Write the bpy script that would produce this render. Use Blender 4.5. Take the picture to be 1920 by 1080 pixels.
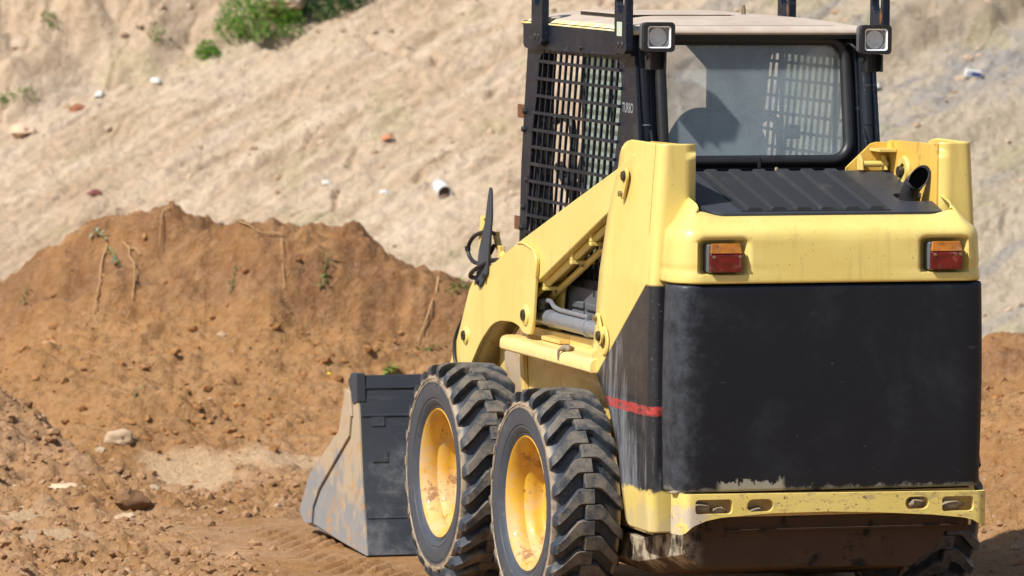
import bpy, bmesh, math, random
import numpy as np
from mathutils import Vector, Matrix

for o in list(bpy.data.objects):
    bpy.data.objects.remove(o)
SC = bpy.context.scene
COL = SC.collection
rnd = random.Random(7)
R = math.radians

# ------------------------------------------------------------------ camera
CAM_LOC = Vector((-6.963, -18.300, 2.5605))
YAW, PITCH, ROLL = R(17.714), R(4.148), R(0.5504)
cd = bpy.data.cameras.new('camera')
cam = bpy.data.objects.new('camera', cd)
COL.objects.link(cam)
fw = Vector((math.sin(YAW)*math.cos(PITCH), math.cos(YAW)*math.cos(PITCH), -math.sin(PITCH)))
rt = Vector((math.cos(YAW), -math.sin(YAW), 0))
up = rt.cross(fw)
rt2 = rt*math.cos(ROLL) + up*math.sin(ROLL)
up2 = up*math.cos(ROLL) - rt*math.sin(ROLL)
cam.matrix_world = Matrix(((rt2.x, up2.x, -fw.x, CAM_LOC.x), (rt2.y, up2.y, -fw.y, CAM_LOC.y),
                           (rt2.z, up2.z, -fw.z, CAM_LOC.z), (0, 0, 0, 1)))
cd.sensor_width = 36
cd.lens = 210.19
cd.clip_start = 0.5
cd.clip_end = 3000
cd.dof.use_dof = True
cd.dof.focus_distance = 19.9
cd.dof.aperture_fstop = 6.3
SC.camera = cam

# ------------------------------------------------------------------ sky and sun
SUN_EL, SUN_AZ = R(48), R(-113)          # azimuth measured from +Y towards +X
to_sun = Vector((math.sin(SUN_AZ)*math.cos(SUN_EL), math.cos(SUN_AZ)*math.cos(SUN_EL), math.sin(SUN_EL)))
w = bpy.data.worlds.new('World')
SC.world = w
w.use_nodes = True
nt = w.node_tree
nt.nodes.clear()
sky = nt.nodes.new('ShaderNodeTexSky')
sky.sky_type = 'NISHITA'
sky.sun_disc = False
sky.sun_elevation = SUN_EL
sky.sun_rotation = SUN_AZ
sky.air_density = 1.0
sky.dust_density = 1.3
bg = nt.nodes.new('ShaderNodeBackground')
bg.inputs[1].default_value = 0.085
wo = nt.nodes.new('ShaderNodeOutputWorld')
nt.links.new(sky.outputs[0], bg.inputs[0])
nt.links.new(bg.outputs[0], wo.inputs[0])
sd = bpy.data.lights.new('sun', 'SUN')
sd.energy = 4.5
sd.angle = R(1.5)
sd.color = (1.0, 0.955, 0.885)
sun = bpy.data.objects.new('sun', sd)
COL.objects.link(sun)
sun.rotation_euler = to_sun.to_track_quat('Z', 'Y').to_euler()
SC.view_settings.view_transform = 'Standard'
SC.view_settings.look = 'None'
SC.view_settings.gamma = 1.0
SC.view_settings.exposure = 0.52

# ------------------------------------------------------------------ helpers
def tag(o, label=None, cat=None, group=None, kind=None):
    if label: o['label'] = label
    if cat: o['category'] = cat
    if group: o['group'] = group
    if kind: o['kind'] = kind
    return o

def link(name, me, mat=None, parent=None):
    o = bpy.data.objects.new(name, me)
    COL.objects.link(o)
    if mat is not None and me is not None and len(me.materials) == 0:
        me.materials.append(mat)
    if parent: o.parent = parent
    return o

def sharpen(me, ang=35):
    bm = bmesh.new(); bm.from_mesh(me)
    bmesh.ops.recalc_face_normals(bm, faces=bm.faces)
    th = R(ang)
    for f in bm.faces: f.smooth = True
    for e in bm.edges:
        e.smooth = not (len(e.link_faces) == 2 and e.calc_face_angle(0) > th)
    bm.to_mesh(me); bm.free()

def mk(name, vs, fs, mat, parent=None, bevel=0.0, seg=2, ang=35, weld=False):
    me = bpy.data.meshes.new(name)
    me.from_pydata([tuple(v) for v in vs], [], fs)
    if weld:
        bm = bmesh.new(); bm.from_mesh(me)
        bmesh.ops.remove_doubles(bm, verts=bm.verts, dist=1e-5)
        bm.to_mesh(me); bm.free()
    sharpen(me, ang)
    o = link(name, me, mat, parent)
    if bevel: add_bevel(o, bevel, seg)
    return o

def add_bevel(o, w_, seg=2):
    b = o.modifiers.new('bevel', 'BEVEL')
    b.width = w_; b.segments = seg; b.limit_method = 'ANGLE'; b.angle_limit = R(35)
    b.harden_normals = True
    return o

class MB:
    """collects shapes into one mesh"""
    def __init__(s): s.v = []; s.f = []
    def add(s, vs, fs):
        n = len(s.v); s.v += [tuple(v) for v in vs]; s.f += [tuple(i+n for i in f) for f in fs]; return s
    def box(s, x0, x1, y0, y1, z0, z1):
        return s.add([(x0,y0,z0),(x1,y0,z0),(x1,y1,z0),(x0,y1,z0),(x0,y0,z1),(x1,y0,z1),(x1,y1,z1),(x0,y1,z1)],
                     [(0,3,2,1),(4,5,6,7),(0,1,5,4),(1,2,6,5),(2,3,7,6),(3,0,4,7)])
    def prism(s, pts, axis, a, b):
        n = len(pts)
        def P(p, c): return {'x': (c,p[0],p[1]), 'y': (p[0],c,p[1]), 'z': (p[0],p[1],c)}[axis]
        vs = [P(p,a) for p in pts]+[P(p,b) for p in pts]
        fs = [tuple(range(n-1,-1,-1)), tuple(range(n,2*n))]+[(i,(i+1)%n,n+(i+1)%n,n+i) for i in range(n)]
        return s.add(vs, fs)
    def tube(s, pts, r, n=10, caps=True, cut=None):
        pts = [Vector(p) for p in pts]
        rs = r if isinstance(r,(list,tuple)) else [r]*len(pts)
        rings = []; prev = None
        for i,p in enumerate(pts):
            d = (pts[min(i+1,len(pts)-1)]-pts[max(i-1,0)]).normalized()
            if prev is None:
                a = d.orthogonal().normalized()
            else:
                a = (prev - d*prev.dot(d)).normalized()
            prev = a; b = d.cross(a)
            rings.append([p+(a*math.cos(2*math.pi*k/n)+b*math.sin(2*math.pi*k/n))*rs[i] for k in range(n)])
        if cut is not None:
            nn = Vector(cut).normalized(); d = (pts[-1]-pts[-2]).normalized()
            rings[-1] = [q+d*((pts[-1]-q).dot(nn)/d.dot(nn)) for q in rings[-1]]
        vs = [q for rg in rings for q in rg]; fs = []
        for i in range(len(pts)-1):
            for k in range(n):
                fs.append((i*n+k, i*n+(k+1)%n, (i+1)*n+(k+1)%n, (i+1)*n+k))
        if caps:
            fs.append(tuple(range(n-1,-1,-1))); fs.append(tuple((len(pts)-1)*n+k for k in range(n)))
        return s.add(vs, fs)
    def cyl(s, p0, p1, r, n=16): return s.tube([p0,p1], r, n)
    def lathe(s, prof, c, axis='x', n=48, caps=False):
        """prof: (radius, along)"""
        vs = []; fs = []; m = len(prof)
        for k in range(n):
            a = 2*math.pi*k/n; ca, sa = math.cos(a), math.sin(a)
            for r_, t in prof:
                if axis == 'x': vs.append((c[0]+t, c[1]+r_*ca, c[2]+r_*sa))
                elif axis == 'y': vs.append((c[0]+r_*ca, c[1]+t, c[2]+r_*sa))
                else: vs.append((c[0]+r_*ca, c[1]+r_*sa, c[2]+t))
        for k in range(n):
            k2 = (k+1)%n
            for i in range(m-1):
                fs.append((k*m+i, k2*m+i, k2*m+i+1, k*m+i+1))
        if caps:
            fs.append(tuple(k*m for k in range(n))); fs.append(tuple(k*m+m-1 for k in reversed(range(n))))
        return s.add(vs, fs)
    def hexbolt(s, p, axis, r, h, n=6):
        d = {'x':Vector((1,0,0)),'y':Vector((0,1,0)),'z':Vector((0,0,1))}[axis[-1]]*(-1 if axis[0]=='-' else 1)
        p = Vector(p)
        s.tube([p, p+d*h], r, n)
        return s
    def build(s, name, mat, parent=None, bevel=0.0, seg=2, ang=35, weld=False):
        return mk(name, s.v, s.f, mat, parent, bevel, seg, ang, weld)

def rrect(cx, cz, w_, h_, r, n=4):
    out = []
    for sx, sz, a0 in ((1,1,0),(-1,1,90),(-1,-1,180),(1,-1,270)):
        for k in range(n+1):
            a = R(a0+90*k/n)
            out.append((cx+sx*(w_/2-r)+r*math.cos(a), cz+sz*(h_/2-r)+r*math.sin(a)))
    return out

def circle(cx, cz, r, n=20): return [(cx+r*math.cos(2*math.pi*k/n), cz+r*math.sin(2*math.pi*k/n)) for k in range(n)]

def rounded(pts, rad, n=4):
    """round the corners of a polygon; rad is a number or a list"""
    m = len(pts); out = []
    rr = rad if isinstance(rad,(list,tuple)) else [rad]*m
    for i in range(m):
        p = Vector(pts[i]); a = Vector(pts[i-1])-p; b = Vector(pts[(i+1)%m])-p
        t = min(rr[i], a.length*.45, b.length*.45)
        if t < 1e-4: out.append(tuple(p)); continue
        pa = p+a.normalized()*t; pb = p+b.normalized()*t
        for k in range(n+1):
            s_ = k/n; out.append(tuple(pa*(1-s_)**2+p*2*s_*(1-s_)+pb*s_**2))
    return out

def plate(name, outer, holes, axis, pos, thick, mat, parent=None, bevel=0.0, seg=2):
    cu = bpy.data.curves.new('tmp','CURVE'); cu.dimensions='2D'; cu.fill_mode='BOTH'; cu.extrude=thick/2
    for pts in [outer]+list(holes):
        sp = cu.splines.new('POLY'); sp.points.add(len(pts)-1); sp.use_cyclic_u=True
        for q,p in zip(sp.points, pts): q.co=(p[0],p[1],0,1)
    ob = bpy.data.objects.new('tmp',cu); me = bpy.data.meshes.new_from_object(ob)
    bpy.data.objects.remove(ob); bpy.data.curves.remove(cu)
    bm = bmesh.new(); bm.from_mesh(me)
    bmesh.ops.remove_doubles(bm, verts=bm.verts, dist=1e-6)
    for v in bm.verts:
        a,b,c = v.co
        v.co = {'x':(pos+c,a,b),'y':(a,pos+c,b),'z':(a,b,pos+c)}[axis]
    bm.to_mesh(me); bm.free(); me.name = name
    me.materials.clear()
    sharpen(me)
    o = link(name, me, mat, parent)
    if bevel: add_bevel(o, bevel, seg)
    return o

def mirror_x(o, parent):
    me = o.data.copy()
    for v in me.vertices: v.co.x = -v.co.x
    me.flip_normals()
    c = bpy.data.objects.new(o.name, me); COL.objects.link(c); c.parent = parent
    for m in o.modifiers:
        if m.type == 'BEVEL': add_bevel(c, m.width, m.segments)
    for ch in list(o.children): mirror_x(ch, c)
    for k in ('label',):
        if k in o: c[k] = o[k]
    return c

# ------------------------------------------------------------------ materials
class NT:
    def __init__(s, name):
        s.m = bpy.data.materials.new(name); s.m.use_nodes = True
        s.t = s.m.node_tree; s.t.nodes.clear()
        s.out = s.n('OutputMaterial'); s.b = s.n('BsdfPrincipled')
        s.l(s.b.outputs[0], s.out.inputs[0])
        s._c = None
    def n(s, typ, **kw):
        x = s.t.nodes.new('ShaderNode'+typ)
        for k,v in kw.items(): setattr(x,k,v)
        return x
    def l(s, a, b): s.t.links.new(a,b)
    def coord(s):
        if s._c is None: s._c = s.n('TexCoord').outputs['Object']
        return s._c
    def put(s, v, inp):
        if hasattr(v,'is_output') or isinstance(v, bpy.types.NodeSocket): s.l(v, inp)
        else:
            try: inp.default_value = v
            except Exception: inp.default_value = (*v,1) if len(v)==3 else v
    def scale(s, sc):
        mp = s.n('Mapping'); s.l(s.coord(), mp.inputs[0]); mp.inputs['Scale'].default_value = sc if hasattr(sc,'__len__') else (sc,)*3
        return mp
    def noise(s, sc, detail=4, rough=.6, dist=0, rot=None):
        x = s.n('TexNoise'); x.inputs['Detail'].default_value=detail; x.inputs['Roughness'].default_value=rough; x.inputs['Distortion'].default_value=dist
        x.inputs['Scale'].default_value=1
        mp = s.scale(sc)
        if rot: mp.inputs['Rotation'].default_value = rot
        s.l(mp.outputs[0], x.inputs['Vector'])
        return x.outputs[0]
    def ramp(s, v, a, b, lo=0., hi=1.):
        x = s.n('MapRange'); s.put(v, x.inputs[0]); x.inputs[1].default_value=a; x.inputs[2].default_value=b; x.inputs[3].default_value=lo; x.inputs[4].default_value=hi
        x.interpolation_type='SMOOTHSTEP'
        return x.outputs[0]
    def lin(s, v, a, b, lo=0., hi=1.):
        x = s.n('MapRange'); s.put(v, x.inputs[0]); x.inputs[1].default_value=a; x.inputs[2].default_value=b; x.inputs[3].default_value=lo; x.inputs[4].default_value=hi
        return x.outputs[0]
    def math(s, op, a, b=0., c=None):
        x = s.n('Math', operation=op); s.put(a,x.inputs[0]); s.put(b,x.inputs[1])
        if c is not None: s.put(c,x.inputs[2])
        return x.outputs[0]
    def mix(s, f, a, b):
        x = s.n('Mix', data_type='RGBA'); s.put(f,x.inputs[0])
        s.put(a if not isinstance(a,tuple) else (*a,1)[:4], x.inputs[6]); s.put(b if not isinstance(b,tuple) else (*b,1)[:4], x.inputs[7])
        return x.outputs[2]
    def xyz(s):
        x = s.n('SeparateXYZ'); s.l(s.coord(), x.inputs[0]); return x.outputs
    def bump(s, h, strength=.3, dist=.01):
        x = s.n('Bump'); x.inputs['Strength'].default_value=strength; x.inputs['Distance'].default_value=dist
        s.put(h,x.inputs['Height']); s.l(x.outputs[0], s.b.inputs['Normal']); return x
    def fin(s, col, rough=.5, metal=0., spec=.5, coat=0.):
        s.put(col if not isinstance(col,tuple) else (*col,1)[:4], s.b.inputs['Base Color']); s.put(rough, s.b.inputs['Roughness'])
        s.put(metal, s.b.inputs['Metallic']); s.put(spec, s.b.inputs['Specular IOR Level']); s.put(coat, s.b.inputs['Coat Weight'])
        return s.m

DUST = (.44,.33,.22)
def paint(name, c1, c2, rough=.38, dust_top=.55, dust_amt=.5, rust=0., coat=.35, bump=.05):
    k = NT(name)
    col = k.mix(k.ramp(k.noise(3.0,5),.35,.7), c1, c2)
    z = k.xyz()[2]
    base = k.lin(z, dust_top+.25, dust_top-.25, -.12, .22)
    d = k.ramp(k.math('ADD', k.noise(11,8,.7), base), .55, .78, 0, dust_amt)
    col = k.mix(d, col, DUST)
    # fine chips and grime
    col = k.mix(k.ramp(k.noise(1.6,6,.65),.48,.66,0,.30), col, tuple(min(1,x*1.12+.07) for x in c1))
    ch = k.ramp(k.noise(75,3,.6), .67,.71,0,.5)
    col = k.mix(ch, col, (.16,.10,.05))
    # rain streaks and handling marks
    st = k.ramp(k.noise((26,26,2.2),4,.65), .54,.72,0,.30)
    col = k.mix(st, col, (.42,.27,.08))
    if rust:
        r_ = k.ramp(k.noise(9,7,.78),.55,.63,0,rust); col = k.mix(r_, col, (.16,.06,.02))
    ro = k.math('ADD', k.math('MULTIPLY', d, .5), k.lin(k.noise(20,4),.3,.7,rough-.06,rough+.08))
    k.bump(k.noise(18,5), bump, .01)
    return k.fin(col, ro, 0, .5, coat)

M = {}
YA, YB = (.68,.54,.165), (.64,.495,.13)
M['yellow'] = paint('yellow_paint', YA, YB, .36, .42, .55)
M['yellow_dirty'] = paint('yellow_paint_dirty', (.66,.47,.15), (.60,.41,.12), .5, .55, .6, .3)
M['yellow_shade'] = paint('yellow_paint_shade', (.74,.47,.09), (.68,.41,.07), .42, .4, .3, .5)  # the yellow with shade and orange bounce put into the colour, plus rust
M['rim'] = paint('rim_orange', (.62,.36,.035), (.50,.235,.014), .42, .02, .75, .75)
M['step'] = paint('step_paint', (.84,.64,.25), (.80,.58,.22), .42, .8, .35, .1)

def blackplastic(name, c=(.022,.024,.030), rough=.42, dust_top=.5, amt=.3, scr=.5, fine=0.):
    k = NT(name)
    z = k.xyz()[2]
    col = k.mix(k.noise(2.5,4), c, tuple(x*1.7 for x in c))
    base = k.lin(z, dust_top+.3, dust_top-.3, -.15, .15)
    d = k.ramp(k.math('ADD', k.noise(9,8,.72), base), .55,.82,0,amt)
    col = k.mix(d, col, (.19,.20,.22))
    s1 = k.ramp(k.noise((4,60,55),3,.6), .635,.67,0,scr*.7)
    s2 = k.ramp(k.noise((9,9,90),3,.6,0,(0,.5,.4)), .645,.68,0,scr*.5)
    sp = k.ramp(k.noise(60,2,.5), .68,.72,0,scr)
    col = k.mix(k.math('MAXIMUM', k.math('MAXIMUM', s1, s2), sp), col, (.25,.25,.26))
    ro = k.math('ADD', k.math('MULTIPLY', d, .9), k.lin(k.noise(7,4),.3,.7,rough-.05,rough+.1))
    k.bump(k.noise(220,2), .06+fine, .002)
    return k.fin(col, ro, 0, .26)
M['black'] = blackplastic('black_panel', (.007,.009,.013), .40, .40, .2, .35)
M['cab'] = blackplastic('cab_black', (.010,.0128,.0175), .40, .8, .10, .2)
M['grille'] = blackplastic('grille_black', (.0055,.0085,.0155), .45, .6, .10, .15)
M['bucket'] = blackplastic('bucket_steel', (.030,.036,.047), .5, .5, .55, .12)
M['rubber'] = None
k = NT('tyre_rubber')
geo = k.n('NewGeometry')
pt = k.n('SeparateXYZ'); k.l(k.coord(), pt.inputs[0])
rad = k.math('SQRT', k.math('ADD', k.math('MULTIPLY', pt.outputs[1], pt.outputs[1]), k.math('MULTIPLY', pt.outputs[2], pt.outputs[2])))
col = k.mix(k.noise(6,4), (.018,.024,.034), (.038,.048,.064))
top = k.lin(rad, .373,.388,0.,.17)
d = k.ramp(k.math('ADD', k.noise(22,8,.75), top), .50,.78,0,.62)
col = k.mix(d, col, (.21,.175,.13))
ring = k.math('MULTIPLY', k.ramp(rad,.322,.334), k.ramp(rad,.354,.345))
swall = k.math('MULTIPLY', k.ramp(rad,.33,.30), .55)  # sidewall paler and bluer: glancing sun put into the rubber colour
col = k.mix(swall, col, (.062,.073,.092))
col = k.mix(k.math('MULTIPLY', ring, k.ramp(k.noise(30,4),.30,.55,.2,.85)), col, (.38,.30,.205))
k.bump(k.noise(60,5), .18, .004)
M['rubber'] = k.fin(col, k.math('ADD', .48, k.math('MULTIPLY', d, .4)), 0, .45)

def simple(name, c, rough=.5, metal=0., var=.25, sc=20, bump=.1, spec=.5, coat=0.):
    k = NT(name)
    col = k.mix(k.noise(sc,5), tuple(x*(1-var) for x in c), tuple(min(1,x*(1+var)) for x in c))
    k.bump(k.noise(sc*4,4), bump, .004)
    return k.fin(col, k.lin(k.noise(sc,3),.3,.7,max(.03,rough-.06),rough+.06), metal, spec, coat)
M['cylinder'] = simple('cylinder_grey', (.20,.215,.24), .38, .2, .3, 16, .05)
M['greyplastic'] = simple('grey_plastic', (.10,.105,.115), .5, 0, .25, 20)
M['hose'] = simple('hose_rubber', (.014,.014,.016), .45)
M['pin'] = simple('greasy_steel', (.06,.045,.03), .4, .6, .6, 60, .4)
M['zinc'] = simple('zinc_bolt', (.30,.24,.14), .4, .7, .4, 50)
M['dark'] = simple('dark_interior', (.012,.012,.013), .7)
M['seat'] = simple('seat_vinyl', (.02,.02,.022), .55)
M['rust'] = simple('rusty_steel', (.16,.07,.03), .7, .2, .5, 30, .4)
M['mud'] = simple('dried_mud', (.27,.215,.15), .95, 0, .45, 30, .9, .1)
M['belly'] = None
k = NT('belly_steel')
pt = k.xyz()
col = k.mix(k.noise(6,6), (.045,.028,.017),(.095,.060,.036))
col = k.mix(k.ramp(k.noise(4,6,.7),.5,.58), col, (.014,.013,.012))
side = k.ramp(pt[0], -.42,-.5)
col = k.mix(k.math('MULTIPLY', side, k.ramp(k.noise(12,6),.4,.6)), col, (.38,.32,.23))
k.bump(k.noise(16,7), .5, .02)
M['belly'] = k.fin(col, .9, 0, .2)

def lens(name, c, rough=.12):
    k = NT(name)
    col = k.mix(k.ramp(k.noise((14,14,30),4),.35,.7), c, tuple(x*.45 for x in c))
    k.bump(k.math('SINE', k.math('MULTIPLY', k.xyz()[0], 900.)), .12, .001)
    m = k.fin(k.mix(k.ramp(k.noise(25,6),.55,.75,0,.35), col, (.40,.32,.20)), rough, 0, .6, .4)
    return m
M['amber'] = lens('amber_lens', (.42,.145,.010))
M['red'] = lens('red_lens', (.17,.004,.009))
k = NT('lamp_glass')
k.b.inputs['Transmission Weight'].default_value = 1.0
k.b.inputs['IOR'].default_value = 1.3
M['lampglass'] = k.fin((.92,.94,.95), .08, 0, .5)
k = NT('reflector')
M['reflector'] = k.fin((.93,.94,.95), .32, .35)
def glassmat(name, tint, dust, haze):
    k = NT(name)
    tr = k.n('BsdfTransparent'); tr.inputs[0].default_value = (*tint,1)
    gl = k.n('BsdfGlossy'); gl.inputs[0].default_value = (1,1,1,1); gl.inputs['Roughness'].default_value = .04
    d0 = k.n('BsdfDiffuse'); d0.inputs[0].default_value = (*dust,1)
    d1 = k.n('BsdfTranslucent'); d1.inputs[0].default_value = (*dust,1)
    df = k.n('MixShader'); df.inputs[0].default_value = .55; k.l(d0.outputs[0], df.inputs[1]); k.l(d1.outputs[0], df.inputs[2])
    lw = k.n('LayerWeight'); lw.inputs[0].default_value = .5
    fr = k.math('ADD', .035, k.math('MULTIPLY', k.math('POWER', lw.outputs[1], 5.), .5))
    m1 = k.n('MixShader'); k.l(fr, m1.inputs[0]); k.l(tr.outputs[0], m1.inputs[1]); k.l(gl.outputs[0], m1.inputs[2])
    m2 = k.n('MixShader'); k.l(k.ramp(k.noise(4,6,.65),.3,.75,haze*.75,haze*1.3), m2.inputs[0]); k.l(m1.outputs[0], m2.inputs[1]); k.l(df.outputs[0], m2.inputs[2])
    k.l(m2.outputs[0], k.out.inputs[0])
    k.t.nodes.remove(k.b)
    return k.m
M['glass_rear'] = glassmat('dusty_rear_glass', (.96,.98,.99), (.62,.72,.78), .30)
M['glass_side'] = glassmat('green_side_glass', (.80,.92,.89), (.58,.70,.66), .44)
M['glass_right'] = glassmat('clear_green_glass', (.86,.95,.93), (.62,.74,.70), .14)

# tower: yellow paint, black band with a red stripe
k = NT('tower_paint')
x_, y_, z_ = k.xyz()
ycol = k.mix(k.ramp(k.noise(3.0,5),.35,.7), YA, YB)
st = k.ramp(k.noise((26,26,2.2),4,.65), .54,.72,0,.28)
ycol = k.mix(st, ycol, (.42,.27,.08))
ycol = k.mix(k.ramp(k.noise(75,3,.6),.67,.71,0,.5), ycol, (.16,.10,.05))
lowd = k.ramp(k.math('ADD', k.noise(10,7,.7), k.lin(z_,.5,.3,-.1,.2)), .45,.7,0,.5)
ycol = k.mix(k.math('MULTIPLY', lowd, k.ramp(z_,.56,.46)), ycol, (.42,.36,.27))
# scratch crack down the bend
cr = k.math('MULTIPLY', k.math('MULTIPLY', k.ramp(k.math('ABSOLUTE', k.math('ADD', k.math('SUBTRACT', y_, .245), k.lin(k.noise((2,2,14),3),0,1,-.006,.006))), .0035,.0015), k.ramp(z_,1.30,1.34)), k.ramp(x_,-.4,-.5))
ycol = k.mix(k.math('MULTIPLY', cr, .85), ycol, (.10,.05,.02))
sc2 = k.math('MULTIPLY', k.math('MULTIPLY', k.ramp(k.noise((50,50,7),4,.6),.62,.68), k.ramp(k.math('ABSOLUTE', k.math('SUBTRACT', z_, 1.53)), .09,.05)), k.ramp(k.math('ABSOLUTE', k.math('SUBTRACT', y_, .36)), .06,.03))
ycol = k.mix(k.math('MULTIPLY', sc2, .6), ycol, (.10,.09,.06))
bcol = k.mix(k.noise(2.5,4), (.008,.010,.014), (.015,.018,.024))
wear = k.ramp(k.math('ADD', k.noise((30,30,4),6,.72), k.math('ADD', k.lin(z_,1.1,.5,-.18,.12), k.lin(y_,.2,.5,-.14,.06))), .44,.72,0,.75)
bcol = k.mix(wear, bcol, (.22,.235,.26))
bcol = k.mix(k.ramp(k.noise(90,4,.6),.63,.68,0,.22), bcol, (.30,.30,.31))
line = k.math('ADD', 1.155, k.math('MULTIPLY', k.math('MAXIMUM', k.math('SUBTRACT', y_, .245), 0.), -.68))
low = k.math('ADD', .470, k.lin(k.noise(25,3),.3,.7,-.012,.012))
bm_ = k.math('MULTIPLY', k.ramp(k.math('SUBTRACT', line, z_), -.004,.006), k.ramp(k.math('SUBTRACT', z_, low), -.004,.01))
col = k.mix(bm_, ycol, bcol)
stripe = k.math('ABSOLUTE', k.math('SUBTRACT', z_, k.math('ADD', k.math('ADD', .7365, k.math('MULTIPLY', k.math('SUBTRACT', y_, .6), -.005)), k.lin(k.noise(30,3),.3,.7,-.004,.004))))
sm = k.math('MULTIPLY', k.math('MULTIPLY', k.ramp(stripe, .0165,.0145), k.ramp(k.noise((30,30,60),6,.75),.38,.56,.25,1)), k.ramp(x_,-.5,-.53))
col = k.mix(sm, col, (.40,.045,.04))
k.bump(k.noise(18,5), .06, .01)
M['tower'] = k.fin(col, k.lin(k.noise(20,4),.3,.7,.36,.52), 0, .5, .25)

# rear door with worn paint at its lower edge
k = NT('door_black')
x_, y_, z_ = k.xyz()
col = k.mix(k.noise(1.8,4), (.0042,.0058,.0095), (.0085,.0105,.0155))
haze_ = k.ramp(k.math('ADD', k.noise(16,9,.78), k.lin(x_,-.56,-.40,.24,-.12)), .48,.85,0,.26)  # dust haze; its paler left end paints in the bevel's reflection
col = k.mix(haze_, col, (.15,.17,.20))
scr = k.math('MAXIMUM', k.ramp(k.noise((11,11,60),5,.7,.6,(0,.35,0)), .64,.72,0,.13), k.ramp(k.noise(40,5,.7,.5), .66,.74,0,.16))
col = k.mix(scr, col, (.20,.205,.215))
col = k.mix(k.ramp(k.noise(3.2,8,.75,.4),.48,.75,0,.09), col, (.13,.145,.17))
edge = k.ramp(k.math('ADD', k.noise(14,6,.75), k.lin(z_,.49,.53,.22,-.25)), .56,.7,0,.6)
col = k.mix(edge, col, (.22,.215,.20))
pm = k.math('MULTIPLY', k.ramp(k.math('ADD', k.noise((34,34,14),5,.75), k.lin(z_,.487,.555,.36,-.24)), .54,.58), k.math('MULTIPLY', k.ramp(x_,-.415,-.385), k.ramp(x_,-.165,-.185)))
col = k.mix(k.math('MULTIPLY', pm, .85), col, (.33,.31,.25))
k.bump(k.noise(9,4), .05, .01)
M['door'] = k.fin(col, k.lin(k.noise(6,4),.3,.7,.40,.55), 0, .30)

# bumper with rubbed paint and dried mud
k = NT('bumper_paint')
x_, y_, z_ = k.xyz()
col = k.mix(k.ramp(k.noise(3.0,5),.35,.7), YA, YB)
col = k.mix(k.ramp(k.noise((18,18,40),6,.7),.54,.63,0,.6), col, (.33,.25,.14))
pat = k.math('MULTIPLY', k.ramp(k.noise(9,7,.75),.42,.52), k.ramp(x_,-.40,-.48))
col = k.mix(k.math('MULTIPLY', pat, k.ramp(z_,.46,.43)), col, (.47,.40,.30))
col = k.mix(k.ramp(k.noise(70,3),.63,.68,0,.8), col, (.12,.07,.04))
k.bump(k.noise(25,6), .1, .01)
M['bumper'] = k.fin(col, .5, 0, .4)

# cab roof: sun-bleached dusty beige
k = NT('roof_dusty')
col = k.mix(k.ramp(k.noise(5,6,.7),.35,.65), (.42,.345,.275), (.50,.42,.34))
col = k.mix(k.ramp(k.noise(18,5),.55,.7,0,.4), col, (.38,.27,.21))
side = k.ramp(k.xyz()[0], -.415,-.432)
col = k.mix(side, col, k.mix(k.ramp(k.noise(12,5),.4,.65), (.80,.60,.22), (.85,.78,.58)))
M['roof'] = k.fin(col, .6, 0, .4)
# side cutter and side plates of the bucket: rubbed bare steel with soil on it
k = NT('bucket_side')
col = k.mix(k.noise(8,6), (.20,.21,.23), (.30,.30,.295))
col = k.mix(k.ramp(k.math('ADD', k.noise(7,7,.7), k.lin(k.xyz()[2],.1,.4,-.15,.10)), .36,.52,0,.9), col, (.44,.34,.225))
col = k.mix(k.ramp(k.noise(16,6,.7),.56,.63,0,.75), col, (.44,.24,.10))
k.bump(k.noise(20,6), .25, .01)
M['bucketside'] = k.fin(col, .55, .1, .4)
k = NT('mesh_screen')
wv = k.n('TexWave', wave_type='BANDS', bands_direction='X'); k.l(k.scale((1,1,1)).outputs[0], wv.inputs[0]); wv.inputs['Scale'].default_value=42; wv.inputs['Distortion'].default_value=.0
wv2 = k.n('TexWave', wave_type='BANDS', bands_direction='Y'); k.l(k.scale((1,1,1)).outputs[0], wv2.inputs[0]); wv2.inputs['Scale'].default_value=30
h = k.math('MULTIPLY', wv.outputs[1], wv2.outputs[1])
col = k.mix(k.ramp(h,.25,.5), (.03,.032,.037), (.004,.004,.005))
col = k.mix(k.ramp(k.noise(9,7,.75),.56,.75,0,.35), col, (.16,.14,.12))
k.bump(h, .6, .003)
M['screen'] = k.fin(col, .5, 0, .4)
M['text'] = simple('faded_white_print', (.22,.23,.25), .6, 0, .5, 60)
M['sticker'] = simple('sticker', (.46,.54,.44), .5, 0, .15, 40)

# ------------------------------------------------------------------ terrain (a plan frame: u across, v away from the road side)
GZ = -0.036
CY, SY = math.cos(YAW), math.sin(YAW)
def uv2xy(u, v): return CAM_LOC.x + u*CY + v*SY, CAM_LOC.y - u*SY + v*CY
#TERRAIN-BEGIN
def gn(x, y, seed=0):
    xi = np.floor(x).astype(np.int64); yi = np.floor(y).astype(np.int64)
    fx = x-xi; fy = y-yi
    def g(ix, iy, dx, dy):
        h = (ix*374761393 + iy*668265263 + seed*974634777) & 0xffffffff
        h = ((h ^ (h >> 13))*1274126177) & 0xffffffff
        h = h ^ (h >> 16)
        a = (h & 0xffff)/65536.0*2*np.pi
        return np.cos(a)*dx+np.sin(a)*dy
    sx = fx*fx*fx*(fx*(fx*6-15)+10); sy = fy*fy*fy*(fy*(fy*6-15)+10)
    a = g(xi,yi,fx,fy); b = g(xi+1,yi,fx-1,fy); c = g(xi,yi+1,fx,fy-1); d = g(xi+1,yi+1,fx-1,fy-1)
    return 1.5*((a+(b-a)*sx)*(1-sy)+(c+(d-c)*sx)*sy)
def fbm(x, y, o=4, gain=.5, seed=0, lac=2.03):
    s = 0; a = 1
    for i in range(o):
        s = s+a*gn(x, y, seed+i); x = x*lac+3.7; y = y*lac-1.9; a *= gain
    return s
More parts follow.
